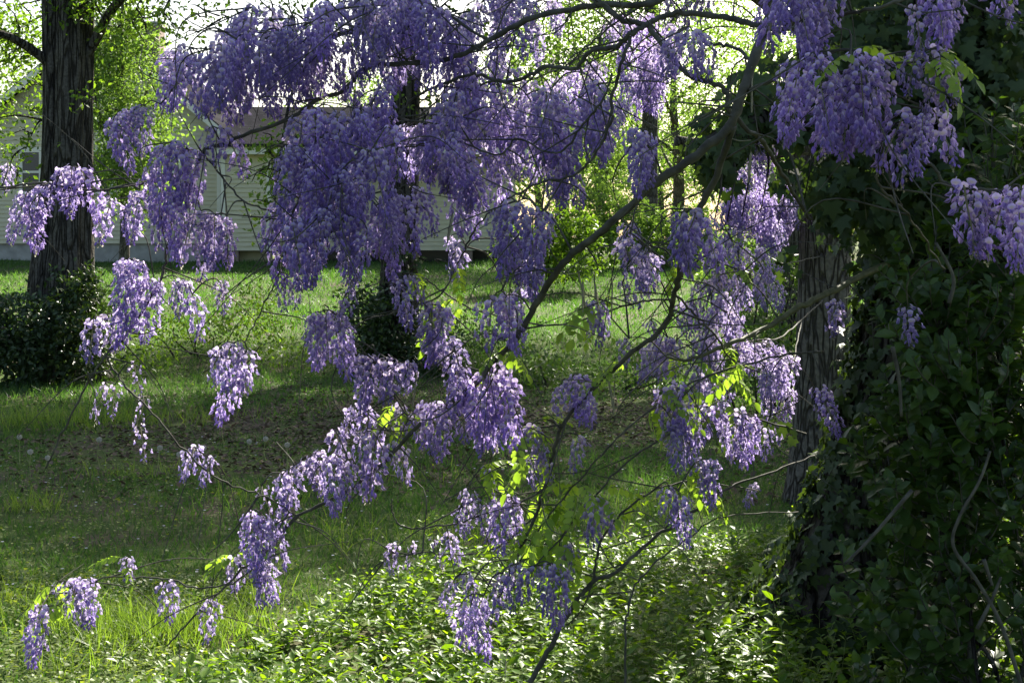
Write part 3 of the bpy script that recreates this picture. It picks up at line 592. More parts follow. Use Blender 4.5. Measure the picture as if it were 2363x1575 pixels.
    for k in range(16):
        a0 = RNG.random() * 6.28; pth = []
        for j in range(0, len(path), 4):
            a0 += RNG.normal(0, .22); q = path[j]; rj = rr[j] * (1 + .4 * math.exp(-max(q[2], 0) / .35))
            pth.append(q + np.array((math.cos(a0), math.sin(a0), 0)) * (rj + .012))
        tube_obj('stem', catmull(pth, 3), np.linspace(.012, .005, 3 * (len(pth) - 1) + 1), M['bark_dark'], ivy, base, 5)
    # hanging ivy strands carrying the limb foliage
    for q in lp[1::3]:
        tube_obj('stem', catmull([q, q + np.array((.03, -.04, -.12)), q + np.array((.0, -.05, -.3))], 4), np.linspace(.006, .002, 9), M['bark_dark'], ivy, base, 4)
make_ivy_tree()

# ------------------------------------------------------------------ glossy leaved shrub at the right
def make_right_shrub():
    base = P(2260, 1700, 4.6); base[2] = gz(base[0], base[1])
    t = thing('evergreen_shrub', base, 'dense glossy leaved shrub with pale stems in front of the ivy covered trunk', 'shrub')
    ell = [(P(2290, 480, 4.7), (.22, .24, .32), 34), (P(2210, 680, 4.65), (.22, .24, .3), 46), (P(2170, 860, 4.6), (.22, .3, .26), 46), (P(2260, 900, 4.6), (.3, .26, .35), 70), (P(2230, 1120, 4.6), (.36, .26, .35), 80),
           (P(2200, 1350, 4.6), (.36, .26, .32), 70), (P(2380, 1000, 4.7), (.35, .26, .6), 80), (P(2400, 1400, 4.7), (.35, .26, .4), 60), (P(2420, 500, 4.8), (.25, .3, .5), 40), (P(2100, 1050, 4.75), (.2, .25, .25), 26), (P(2250, 1560, 4.6), (.4, .26, .15), 40)]
    main = []
    for k in range(12):
        e = ell[k % len(ell)][0]; b0 = base + np.array((RNG.normal(0, .14), RNG.normal(0, .12), -.03))
        pth = catmull([b0, b0 * .55 + e * .45 + RNG.normal(0, .09, 3), e + RNG.normal(0, .08, 3)], 8)
        tube_obj('stem', pth, np.linspace(.010, .004, len(pth)), M['bark_dark'] if k % 3 else M['vine_bark'], t, base, 6); main.append(pth)
    for pl in ([(2360, 1590), (2310, 1440), (2255, 1340), (2200, 1260), (2215, 1190), (2260, 1110), (2285, 1040)], [(2255, 1450), (2290, 1380), (2310, 1330)], [(2105, 1130), (2010, 1240), (1950, 1300)], [(2270, 1290), (2290, 1350)], [(2190, 700), (2200, 640), (2160, 560)], [(2060, 800), (2075, 880), (2080, 960)]):
        pth = catmull([P(a, b_, 4.25) for a, b_ in pl], 6); tube_obj('stem', pth, np.linspace(.0065, .004, len(pth)), M['vine_bark'], t, base, 6)
    pool = np.vstack(main); tubes, pos, ax, nr, sc = [], [], [], [], []
    for c, r, ns in ell:
        for _ in range(ns):
            u = rand_unit(1)[0]; p1 = np.array(c) + u * np.array(r) * (RNG.random() ** .35)
            a, d = nearest_on(pool, p1); L = min(d, .35) + .12; dr = norm(p1 - a + np.array((0, -.05, .12)))
            p0 = p1 - dr * L * .8; pth = catmull([p0, p1, p1 + norm(dr + np.array((0, 0, .5)) + RNG.normal(0, .2, 3)) * .12], 6)
            tubes.append((pth, np.linspace(.0035, .0012, len(pth))))
            for j in range(2, len(pth)):
                for q in range(2 if RNG.random() < .4 else 1):
                    tn = norm(pth[j] - pth[j - 1]); sd = norm(np.cross(tn, rand_unit(1)[0]))
                    pos.append(pth[j]); ax.append(tn * .55 + sd + np.array((0, 0, .1))); nr.append(tn * .6 + np.array((0, -.35, .8)) + RNG.normal(0, .35, 3))
                    sc.append((.035 + .04 * RNG.random()) * (1.0 if j < len(pth) - 3 else .6))
    pos = np.array(pos); fr = frames(np.array(ax), np.array(nr)); sc = np.array(sc)
    good = pos[:, 2] > gz(pos[:, 0], pos[:, 1]) + .02; pos, fr, sc = pos[good], fr[good], sc[good]
    rest = leaf_objects(pos, fr, sc, OVATE, M['shrub'], t, base)
    V, F = place(OVATE[0], OVATE[1], pos[rest], fr[rest], sc[rest])
    new_obj('leaves', mesh_np('leaves', V - base, F, M['shrub']), t)['kind'] = 'stuff'
    tubes_joined('twigs', tubes, M['vine_bark'], t, base, 4, 'stuff')
make_right_shrub()

# ------------------------------------------------------------------ wisteria
PALE = np.array((.545, .455, .80)); MID = np.array((.285, .195, .60)); DEEP = np.array((.13, .072, .40)); GREEN = np.array((.3, .34, .12)); CREAM = np.array((.55, .5, .35))

def floret_geo(kind, rng):
    """flower with its stalk at the origin, facing +Y, up +Z; returns V, F, C in metres"""
    V, F, C = [], [], []
    def addp(vs, fs, cs):
        o = len(V); V.extend(vs); F.extend([tuple(i + o for i in f) for f in fs]); C.extend(cs)
    j = rng.uniform(.85, 1.15)
    # stalk
    addp([(0, -.016, .004), (.0012, -.016, .004), (0, .001, 0), (.0012, .001, -.001)], [(0, 1, 3), (0, 3, 2)], [MID * .8] * 4)
    if kind == 'bud':
        L = rng.uniform(.011, .016); w = L * .27; vs, fs = [], []
        for a, r in ((.0, .35), (.35, 1.0), (.7, .8)):
            for k in range(5):
                an = k * 1.2566; vs.append((math.cos(an) * w * r, a * L, math.sin(an) * w * r - .3 * a * L))
        vs.append((0, L, -.35 * L))
        for q in range(2):
            for k in range(5): a0 = q * 5 + k; a1 = q * 5 + (k + 1) % 5; fs += [(a0, a1, a1 + 5), (a0, a1 + 5, a0 + 5)]
        for k in range(5): fs.append((10 + k, 10 + (k + 1) % 5, 15))
        cs = [DEEP * 1.2 * j] * 5 + [MID * j] * 5 + [MID * .9 * j] * 5 + [DEEP * j]
        addp(vs, fs, cs)
    else:
        opn = 1.0 if kind == 'open' else .3
        # standard petal: a cupped rounded shield bent back
        W, H = .0088 * (.45 + .55 * opn) * j, (.0115 + .004 * opn) * j; back = .006 * opn
        rim = [(-.35, .05), (-.85, .35), (-1, .68), (-.62, .95), (0, 1.04), (.62, .95), (1, .68), (.85, .35), (.35, .05)]
        vs = [(x * W, .004 - back * y * y + abs(x) * .004 * (1.6 - opn), y * H - .002) for x, y in rim] + [(0, .0055, .38 * H), (0, .003 - back * .5, .72 * H)]
        fs = [(0, 9, 1), (1, 9, 2), (2, 9, 10), (2, 10, 3), (3, 10, 4), (4, 10, 5), (5, 10, 6), (6, 10, 9), (6, 9, 7), (7, 9, 8), (8, 9, 0)]
        pv = PALE * rng.uniform(.9, 1.15)
        cs = [MID * j, MID * j, pv, pv, pv * 1.06, pv, pv, MID * j, MID * j, CREAM * .8 if opn > .9 else MID, pv]
        addp(vs, fs, cs)
        # two wings and the keel
        k = 1.0 if opn > .9 else 1.2
        for s in (-1, 1):
            addp([(0, .002, .0015), (s * .0052, .008 * k, .003), (s * .006, .0145 * k, -.002), (s * .0015, .0195 * k, -.006), (s * .001, .009 * k, -.003)], [(0, 1, 4), (1, 2, 4), (2, 3, 4)], [DEEP, MID * j * 1.1, MID * j, DEEP * j, DEEP * .8])
        addp([(0, .002, -.001), (-.003, .009 * k, -.0055), (.003, .009 * k, -.0055), (0, .0185 * k, -.0065), (0, .010 * k, -.0095)], [(0, 1, 4), (0, 4, 2), (1, 3, 4), (4, 3, 2)], [MID, DEEP, DEEP, DEEP * .85, DEEP * .8])
    return np.array(V, float), np.array(F), np.array(C, float)

def raceme_layout(L, n, wid, rng, sparse_tip=.75):
    """rachis curve and list of (position, frame, kind)"""
    bend = rng.uniform(-.04, .04), rng.uniform(-.04, .04)
    rach = catmull([(0, 0, 0), (bend[0] * .3, bend[1] * .3, -L * .3), (bend[0] * .8, bend[1] * .8, -L * .7), (bend[0], bend[1], -L)], 6)
    out = []; ga = 2.399963
    for k in range(n):
        t = (k + rng.uniform(-.3, .3) + .6) / n; t = min(max(t, 0.02), .99) ** .92
        c = np.array([np.interp(t * L, np.linspace(0, L, len(rach)), rach[:, i]) for i in range(3)])
        prof = min(1.0, .72 + t * 1.6) * (1.0 - .74 * max(0, (t - .42) / .58) ** 1.4)
        a = k * ga + rng.uniform(-.4, .4)
        o = np.array((math.cos(a), math.sin(a), 0)); rr = wid * prof * rng.uniform(.3, 1.12)
        q = t + rng.gauss(0, .12); kind = 'open' if q < .42 else ('half' if q < .74 else 'bud')
        if t > sparse_tip and rng.random() < .2: continue
        droop = -.1 - 1.0 * t + rng.uniform(-.35, .35)
        fwd = norm(o + np.array((0, 0, droop)) + np.array((rng.gauss(0, .4), rng.gauss(0, .4), rng.gauss(0, .2))))
        up = np.array((0, 0, 1.)) + o * .15
        out.append((c + o * rr + np.array((0, 0, .008 - .012 * t)), frames(fwd[None], up[None])[0], kind))
    return rach, out

def raceme_mesh(L, n, wid, seed):
    rng = random.Random(seed); rach, lay = raceme_layout(L, n, wid, rng)
    Vs, Fs, Cs, off = [], [], [], 0
    for c, fr, kind in lay:
        v, f, col = floret_geo(kind, rng); v = v * rng.uniform(.72, 1.0)
        Vs.append(v @ fr + c); Fs.append(f + off); Cs.append(col * rng.uniform(.75, 1.25)); off += len(v)
    me_v, me_f, me_c = np.vstack(Vs), np.vstack(Fs), np.vstack(Cs)
    tv, tf = rachis_tri(rach, L)
    return mesh_np('flower_raceme', np.vstack([me_v, tv]), np.vstack([me_f, tf + len(me_v)]), M['petal'], np.clip(np.vstack([me_c, np.tile(GREEN * .7, (len(tv), 1))]), 0, 1))

def rachis_tri(rach, L):
    V, F, caps = tube_geo(np.vstack([rach, rach[-1:] + np.array((0, 0, -.012))]), np.linspace(.0019, .0008, len(rach) + 1), 5)
    # tiny green buds at the tip
    vs, fs = [V], [np.vstack([F[:, [0, 1, 2]], F[:, [0, 2, 3]]])]; o = len(V)
    for k in range(9):
        p = rach[-1] + np.array((RNG.normal(0, .004), RNG.normal(0, .004), .02 - k * .004)); s = .0035
        vs.append(np.array([p, p + (s, 0, -s), p + (-s * .5, s, -s), p + (0, 0, -2 * s)])); fs.append(np.array([(0, 1, 3), (0, 3, 2), (0, 2, 1)]) + o); o += 4
    return np.vstack(vs), np.vstack(fs)

RAC = {}
for cls, L, n, wid, cnt in (('s', .11, 40, .029, 5), ('m', .17, 92, .036, 6), ('l', .235, 150, .041, 7)):
    RAC[cls] = [raceme_mesh(L, n, wid * (1 + .08 * (k % 3 - 1)), 100 + k + len(cls) * 7 + int(L * 1000)) for k in range(cnt)]
RLEN = {'s': .11, 'm': .17, 'l': .235}
RAC['x'] = [raceme_mesh(.13, 16, .028, 900 + k) for k in range(4)]; RLEN['x'] = .13

def pods_mesh():
    V = []; rows = 8
    for i in range(rows):
        t = i / (rows - 1); w = .0065 * math.sin(math.pi * min(1, .12 + t * .88)) ** .6 * (1 + .2 * math.sin(t * 19)); th = .0028
        z = -t * .11
        V += [(-w, 0, z), (0, -th, z), (w, 0, z), (0, th, z)]
    F = [(i * 4 + k, i * 4 + (k + 1) % 4, i * 4 + 4 + (k + 1) % 4, i * 4 + 4 + k) for i in range(rows - 1) for k in range(4)]
    V += [(0, 0, .03), (.0015, 0, .03)]; n = len(V); F += [(0, 1, n - 2, n - 1), (2, 3, n - 1, n - 2)]
    return mesh_np('seed_pod', np.array(V), np.array(F), M['pod'], smooth=True)

def compound_leaf(seed):
    rng = np.random.default_rng(seed); L = .15
    rach = catmull([(0, 0, 0), (0, .05, .012), (0, .1, .0), (0, .15, -.03)], 5)
    pos, ax, nr, sc = [], [], [], []
    for k in range(5):
        t = .3 + .15 * k; c = rach[int(t * (len(rach) - 1))]
        for s in (-1, 1):
            pos.append(c); ax.append((s * .8, .45, -.55 + rng.normal(0, .2))); nr.append((s * .35, .1, 1)); sc.append(.05 * rng.uniform(.75, 1.1) * (1 - .06 * k))
    pos.append(rach[-1]); ax.append((0, 1, -.6)); nr.append((0, .4, 1)); sc.append(.05)
    V, F = place(OVATE[0], OVATE[1], np.array(pos), frames(np.array(ax), np.array(nr)), np.array(sc))
    tv, tf, _ = tube_geo(rach, np.linspace(.0013, .0006, len(rach)), 4)
    return mesh_np('leaf', np.vstack([V, tv]), np.vstack([F, np.vstack([tf[:, [0, 1, 2]], tf[:, [0, 2, 3]]]) + len(V)]), M['young'])
LEAVES = [compound_leaf(s) for s in range(5)]; POD = pods_mesh()

# branches traced from the photograph: (points (px, py, depth), radius at start and end in px of a 3.8 m distance)
BR = [
 ([(2010,-560,5.3),(1900,-300,4.4),(1815,-60,3.9),(1768,80,3.75),(1727,210,3.7),(1692,290,3.7),(1600,362,3.7),(1500,438,3.75),(1400,520,3.8),(1310,592,3.9),(1250,680,4.0),(1195,780,4.1),(1150,842,4.2),(1080,892,4.3),(985,962,4.4),(900,1050,4.5),(800,1130,4.55),(690,1192,4.6),(620,1270,4.6),(545,1340,4.6),(460,1412,4.65),(385,1490,4.7)], 24, 4),
 ([(1692,290,3.7),(1662,392,3.8),(1612,492,3.9),(1575,600,4.0),(1556,680,4.1),(1518,745,4.2),(1430,837,4.3),(1353,910,4.4),(1296,990,4.45),(1276,1074,4.5),(1225,1200,4.5),(1190,1290,4.5),(1150,1380,4.55)], 15, 6),
 ([(2140,560,5.55),(1930,662,5.0),(1840,712,4.8),(1750,762,4.7),(1680,802,4.6),(1600,828,4.6),(1540,825,4.6)], 20, 6),
 ([(1870,505,5.0),(1830,450,4.6),(1790,360,4.2),(1760,322,4.0),(1690,250,3.9),(1660,210,3.9),(1600,170,3.9),(1560,140,3.95),(1500,62,4.0),(1450,45,4.0),(1380,8,4.05),(1300,-40,4.2)], 9, 13),
 ([(1790,70,3.9),(1720,45,3.95),(1650,30,4.0),(1560,35,4.0),(1500,52,4.0),(1455,82,4.0),(1425,108,4.05),(1368,112,4.1),(1318,153,4.15),(1261,166,4.2),(1203,184,4.25),(1150,176,4.3),(1095,172,4.35),(1040,190,4.4),(960,240,4.5),(900,290,4.5),(850,330,4.5)], 14, 5),
 ([(1700,-80,4.2),(1600,-40,4.15),(1502,3,4.1),(1368,12,4.15),(1222,43,4.25),(1123,90,4.35),(1040,135,4.4),(944,145,4.45),(844,163,4.45),(798,199,4.45),(730,232,4.5),(653,268,4.5),(523,321,4.5),(468,352,4.5),(440,440,4.5),(400,480,4.5),(385,560,4.5),(375,640,4.5),(300,760,4.45),(245,822,4.4),(180,930,4.4),(126,1030,4.4),(105,1080,4.4)], 15, 4),
 ([(1455,85,4.0),(1428,140,4.0),(1412,230,4.05),(1405,280,4.05),(1380,350,4.1),(1330,400,4.15),(1250,430,4.2),(1160,470,4.25),(1100,520,4.3)], 9, 4),
 ([(1412,170,4.1),(1380,250,4.1),(1340,300,4.15),(1290,350,4.2),(1200,330,4.3),(1150,350,4.3),(1050,320,4.4),(960,340,4.4),(880,360,4.4)], 6, 4),
 ([(468,352,4.5),(500,392,4.5),(560,452,4.45),(630,494,4.4),(700,520,4.4)], 6, 4),
 ([(430,400,4.5),(370,408,4.5),(300,423,4.5),(200,428,4.5),(100,426,4.5),(0,428,4.5),(-90,420,4.5)], 7, 5),
 ([(245,822,4.4),(290,882,4.4),(350,962,4.4),(430,1036,4.45),(530,1110,4.5),(610,1150,4.55),(690,1192,4.6)], 5, 4),
 ([(1276,1074,4.5),(1250,1135,4.5),(1150,1172,4.55),(1040,1202,4.6),(940,1219,4.6),(903,1190,4.6),(905,1150,4.6)], 6, 3),
 ([(1225,1200,4.5),(1150,1258,4.55),(1058,1280,4.6),(985,1278,4.6),(900,1275,4.6)], 5, 3),
 ([(1130,1720,4.55),(1215,1575,4.6),(1281,1470,4.6),(1325,1390,4.6),(1369,1345,4.6),(1420,1312,4.6),(1500,1250,4.65),(1580,1190,4.7),(1660,1140,4.8),(1780,1080,5.0),(1880,1050,5.2)], 15, 4),
 ([(1369,1342,4.6),(1372,1280,4.6),(1402,1220,4.6),(1464,1158,4.6),(1530,1121,4.65),(1640,1117,4.8),(1750,1132,5.0)], 8, 3),
 ([(1442,1640,4.6),(1442,1458,4.6),(1446,1400,4.6),(1471,1345,4.6),(1523,1279,4.65),(1596,1238,4.7),(1677,1190,4.8),(1842,1180,5.1)], 7, 3),
 ([(1900,812,4.9),(1800,830,4.7),(1600,885,4.5),(1480,962,4.4),(1390,1052,4.4),(1300,1150,4.45),(1230,1240,4.5),(1150,1380,4.55)], 6, 4),
 ([(1860,1000,5.1),(1700,960,4.8),(1560,990,4.6),(1450,1060,4.5),(1360,1140,4.5),(1300,1230,4.55),(1281,1330,4.6)], 6, 4),
 ([(2040,300,3.3),(2025,370,3.3),(2035,422,3.3),(2080,482,3.35),(2125,545,3.5),(2180,620,3.9)], 5, 4),
 ([(1960,240,3.3),(2080,300,3.25),(2150,382,3.2),(2192,422,3.2),(2280,440,3.2),(2380,440,3.2)], 7, 5),
 ([(1768,80,3.75),(1860,60,3.5),(1960,30,3.3),(2060,10,3.2),(2200,-30,3.2),(2320,-60,3.2)], 9, 5),
 ([(1727,210,3.7),(1800,170,3.5),(1880,130,3.3),(1960,115,3.25),(2060,150,3.2),(2150,140,3.2)], 7, 4),
 ([(1556,680,4.1),(1600,720,4.2),(1640,770,4.3),(1700,840,4.6),(1790,870,4.9)], 6, 4),
 ([(1640,100,4.0),(1700,120,3.9),(1740,150,3.8)], 8, 8),
 ([(1123,90,4.35),(1000,20,4.4),(900,-20,4.4),(800,10,4.4),(700,60,4.45),(600,100,4.45),(500,130,4.5),(420,190,4.5),(370,240,4.5)], 8, 4),
 ([(944,145,4.45),(880,90,4.4),(800,60,4.35),(740,120,4.35),(690,170,4.4)], 5, 3),
 ([(1700,-60,4.6),(1560,-30,5.0),(1450,30,5.3),(1380,90,5.4),(1300,160,5.5),(1180,200,5.5),(1080,240,5.4)], 8, 4),
 ([(1556,690,4.1),(1470,700,4.3),(1380,720,4.5),(1280,750,4.6),(1170,740,4.6),(1060,700,4.6),(980,640,4.6)], 5, 4),
 ([(1100,520,4.3),(1060,610,4.4),(1010,690,4.4),(900,720,4.4),(780,760,4.4),(740,740,4.4),(710,720,4.4)], 5, 3),
 ([(740,740,4.4),(800,770,4.4),(850,830,4.4),(930,950,4.45),(960,985,4.4)], 5, 4),
 ([(640,640,4.4),(610,700,4.4),(565,790,4.4)], 4, 3), ([(700,520,4.4),(660,580,4.4),(640,640,4.4)], 4, 4),
 ([(545,1340,4.6),(470,1347,4.6),(390,1340,4.6),(300,1330,4.6),(210,1348,4.6),(150,1385,4.6),(100,1400,4.6)], 5, 3),
 ([(1905,300,8.5),(1840,380,8.4),(1780,420,8.4),(1700,430,8.3),(1640,500,8.2),(1600,560,8.2)], 8, 4), ([(1905,480,8.5),(1800,520,8.4),(1700,540,8.4)], 7, 4), ([(1900,690,8.45),(1850,740,7.2),(1800,780,6.3),(1740,790,6.1),(1640,800,5.6),(1560,790,5.1)], 7, 3),
 ([(1850,740,7.2),(1830,850,6.3),(1800,900,6.1),(1760,940,6.0)], 5, 3), ([(1895,590,8.45),(1820,605,7.6),(1760,610,7.0),(1690,620,6.2),(1640,680,5.4)], 6, 3),
 ([(850,330,4.5),(800,290,4.3),(740,330,4.2),(700,420,4.2),(670,500,4.2)], 5, 3),
 ([(850,330,4.5),(830,420,4.3),(800,500,4.2),(760,540,4.2),(720,560,4.2)], 7, 4), ([(800,500,4.2),(870,450,4.25),(930,440,4.3),(980,480,4.3)], 6, 3),
]
# single flower clusters: (px centre, py top, py bottom, optional depth)
RS = [
 (1795,-70,110,3.25),(1835,-40,140,3.2),(1880,-60,150,3.3),(1925,-60,130,3.25),(1860,-90,70,3.15),
 (1845,150,325,3.2),(1885,135,345,3.15),(1925,190,355,3.25),(1985,130,345,3.15),(2025,140,330,3.2),(1960,180,360,3.2),(1850,190,335,3.3),(1900,215,350,3.3),(2010,180,340,3.3),
 (2085,265,390,3.2),(2130,270,400,3.15),(2160,265,385,3.25),(2110,290,425,3.2),
 (2150,-70,110,3.2),(2190,-60,100,3.25),(2115,20,125,3.2),(2110,130,220,3.2),(2150,120,250,3.25),(2195,150,235,3.2),(2165,190,265,3.2),(2285,-60,62,3.2),
 (2225,430,570,3.2),(2260,450,590,3.25),(2315,455,590,3.2),(2355,440,620,3.15),(2340,480,610,3.3),(2095,712,790,4.2),
 (1460,305,430,3.7),(1490,315,450,3.65),(1475,340,460,3.75),(1570,500,620,3.8),(1605,495,610,3.75),(1625,510,620,3.85),(1590,530,640,3.8),(1440,560,665,4.0),(1480,575,660,4.1),(1455,520,600,4.2),(1365,700,770,4.3),(1385,705,790,4.3),
 (1560,85,180,3.8),(1600,80,190,3.75),(1625,95,185,3.85),(1540,110,170,3.9),
 (1155,480,600,4.0),(1190,475,640,3.95),(1230,490,650,3.9),(1260,495,610,4.0),(1210,560,690,4.1),(1165,560,650,4.1),(1135,695,800,4.1),(1165,690,815,4.05),(1180,715,800,4.2),
 (725,730,850,4.3),(765,725,880,4.3),(745,740,860,4.35),(785,740,830,4.3),(920,645,760,4.3),(950,640,700,4.3),(805,690,760,4.2),(660,650,715,4.4),(690,650,690,4.4),
 (995,705,830,4.4),(1025,720,850,4.4),(1040,790,930,4.35),(985,760,840,4.4),(1060,850,960,4.3),
 (835,825,930,4.4),(860,830,950,4.4),(890,830,920,4.4),(925,845,930,4.4),(945,840,910,4.4),(1150,845,990,4.3),(1115,870,1010,4.25),(1170,880,1030,4.3),(1090,900,1040,4.3),(1010,935,1050,4.35),(1035,950,1060,4.4),(985,940,1040,4.4),(1060,930,1020,4.4),(1130,960,1050,4.3),(1165,950,1040,4.3),
 (820,940,1010,4.5),(845,950,1040,4.5),(920,940,1015,4.5),(955,960,1030,4.5),(775,1000,1090,4.5),(740,1045,1120,4.55),(715,1060,1140,4.55),(655,1100,1190,4.6),(690,1080,1170,4.6),(605,1125,1185,4.6),(770,1060,1190,4.4),(795,1070,1150,4.45),(840,1000,1090,4.5),(880,1040,1140,4.45),(915,1030,1115,4.5),(860,1070,1150,4.5),(820,1080,1140,4.5),(650,1180,1230,4.6),
 (580,1190,1310,4.5),(610,1200,1340,4.5),(635,1230,1310,4.55),(595,1300,1400,4.6),(540,1290,1370,4.6),(620,1310,1390,4.6),(490,1390,1475,4.6),(390,1345,1425,4.6),(95,1400,1525,4.6),(165,1350,1440,4.6),(190,1340,1450,4.6),(130,1350,1410,4.6),(295,1290,1330,4.6),(85,1440,1500,4.65),
 (1150,1155,1270,4.5),(1180,1150,1260,4.5),(1115,1170,1245,4.55),(1080,1140,1220,4.6),(1060,1180,1230,4.6),(1120,1080,1125,4.6),(1195,1170,1230,4.5),(905,1260,1305,4.6),(1000,1245,1305,4.6),(1035,1235,1300,4.6),(955,1255,1300,4.6),(1225,985,1065,4.4),(1205,990,1050,4.4),(1225,1060,1125,4.45),(1250,1065,1110,4.45),(1340,1015,1085,4.5),
 (1310,885,960,4.4),(1340,870,975,4.4),(1360,920,990,4.4),(1290,900,950,4.45),(1045,1345,1400,4.4),(1075,1330,1400,4.4),(1060,1400,1500,4.4),(1085,1410,1535,4.35),(1110,1390,1470,4.4),(1160,1330,1430,4.4),(1190,1310,1400,4.4),(1230,1315,1390,4.4),(1270,1310,1420,4.35),(1295,1320,1460,4.4),(1310,1260,1330,4.45),(1325,1265,1320,4.45),(1375,1155,1250,4.45),(1390,1165,1230,4.5),
 (1545,1130,1200,4.5),(1570,1150,1255,4.5),(1620,1065,1180,4.5),(1645,1070,1140,4.5),(1530,905,1000,4.4),(1560,890,1010,4.4),(1555,980,1085,4.4),(1590,960,1070,4.45),(1640,945,1040,4.6),(1700,960,1050,4.6),(1735,965,1080,4.6),(1760,990,1060,4.6),(1770,865,915,4.6),(1670,960,1010,4.7),(1720,1010,1070,4.6),
 (1800,805,900,6.2),(1770,790,860,6.2),(1830,830,900,6.2),(1740,800,850,6.2),(1680,725,810,5.0),(1700,730,790,5.0),(1660,700,770,5.2),(1575,705,780,5.0),(1600,710,770,5.2),(1510,795,880,4.9),(1555,790,870,5.0),(1540,780,820,5.0),(1630,790,850,5.0),(1440,785,830,4.6),(1780,950,1020,6.0),(1820,900,980,6.0),(1620,850,900,5.0),(1740,1120,1170,5.6),(1700,640,700,4.8),(1720,660,700,4.8),(1640,560,620,4.7),(1690,560,630,4.8),(1720,570,620,4.9),(1890,900,1010,4.8),(1930,700,775,5.2),
 (60,450,560,4.45),(95,440,540,4.45),(80,480,580,4.5),(110,430,510,4.5),(140,395,500,4.5),(165,390,480,4.5),(190,395,515,4.5),(20,385,405,4.6),
 (260,280,400,4.5),(285,265,360,4.5),(330,250,360,4.5),(310,260,330,4.5),(375,345,520,4.4),(405,335,480,4.4),(435,350,470,4.45),(345,400,540,4.45),(320,450,560,4.5),(400,450,600,4.4),(255,465,560,4.5),(440,430,530,4.45),(370,480,570,4.45),(300,480,540,4.5),
 (460,495,610,4.4),(495,500,620,4.4),(520,510,620,4.4),(435,530,610,4.45),(480,550,640,4.45),(500,300,380,4.5),(525,310,405,4.5),(480,300,350,4.5),(290,605,760,4.4),(315,610,800,4.4),(340,650,790,4.45),(365,650,700,4.5),(215,745,830,4.4),(240,735,810,4.45),(270,730,800,4.45),(430,655,730,4.5),(445,690,780,4.5),(510,655,720,4.5),(415,650,700,4.5),
 (505,810,890,4.4),(540,795,900,4.4),(570,815,900,4.4),(550,860,985,4.4),(240,890,975,4.4),(265,890,960,4.4),(310,840,910,4.4),(335,920,985,4.45),(325,985,1060,4.45),(450,1035,1105,4.5),(485,1060,1090,4.5),
]
# dense masses: (px centre, py centre of tops, half width, half height, count, cluster length px, depth)
MASS = [
 (425,190,50,35,11,105,4.45),(515,165,55,45,16,115,4.4),(610,130,65,60,18,125,4.4),(690,130,50,50,10,120,4.4),(640,190,60,20,8,90,4.45),
 (770,110,60,60,11,110,4.35),(860,40,60,45,10,110,4.3),(930,40,50,45,9,110,4.3),(900,130,50,40,7,90,4.35),
 (1010,110,60,60,12,120,4.4),(1090,130,55,60,9,110,4.6),(1150,60,60,60,10,110,5.0),(1160,180,50,40,5,90,5.2),
 (760,340,60,55,10,140,4.1),(860,330,60,65,10,130,4.15),(715,430,60,55,10,150,4.15),(820,440,70,65,11,140,4.2),(685,530,45,45,8,130,4.2),(780,570,75,50,11,130,4.25),(885,530,60,60,9,130,4.3),(860,240,40,35,5,90,4.4),(940,480,40,40,5,110,4.3),(680,590,30,20,4,90,4.3),
 (970,330,50,50,6,110,5.0),(1050,320,60,60,12,130,4.4),(1100,240,50,50,7,110,4.7),(1100,420,60,50,9,120,4.6),(1020,430,40,40,4,110,4.9),
 (1200,300,60,60,9,120,4.9),(1280,300,55,50,9,120,4.4),(1300,390,50,40,7,120,4.5),(1380,270,45,40,6,110,4.5),(1220,380,50,40,6,120,4.9),
 (1500,130,50,50,8,110,6.0),(1350,180,50,50,5,100,6.2),(1490,210,40,30,4,90,6.2),(1260,80,60,50,5,90,6.0),(1400,60,50,40,3,80,6.2),(1600,10,60,30,3,80,5.5),(1310,220,50,40,3,90,5.8),
 (1180,700,20,10,2,60,4.9),(1010,610,60,40,4,60,4.6),(1230,630,20,15,3,60,4.9),(1740,330,40,30,3,80,5.0),
 (1640,700,90,60,8,65,5.2),(1560,800,80,50,6,65,5.0),(1700,830,80,50,6,65,5.6),(1480,650,60,60,4,65,4.8),(1620,930,80,60,6,75,5.0),(1780,880,50,60,6,75,6.0),(1650,1000,80,40,4,75,4.8),(1690,640,60,60,6,60,6.0),(1760,640,50,60,5,60,7.0),
 (1720,430,50,30,8,85,8.2),(1780,470,50,45,13,85,8.4),(1710,510,50,40,8,75,8.4),(1790,560,35,30,7,70,8.4),(1650,560,50,40,4,70,8.2),
]

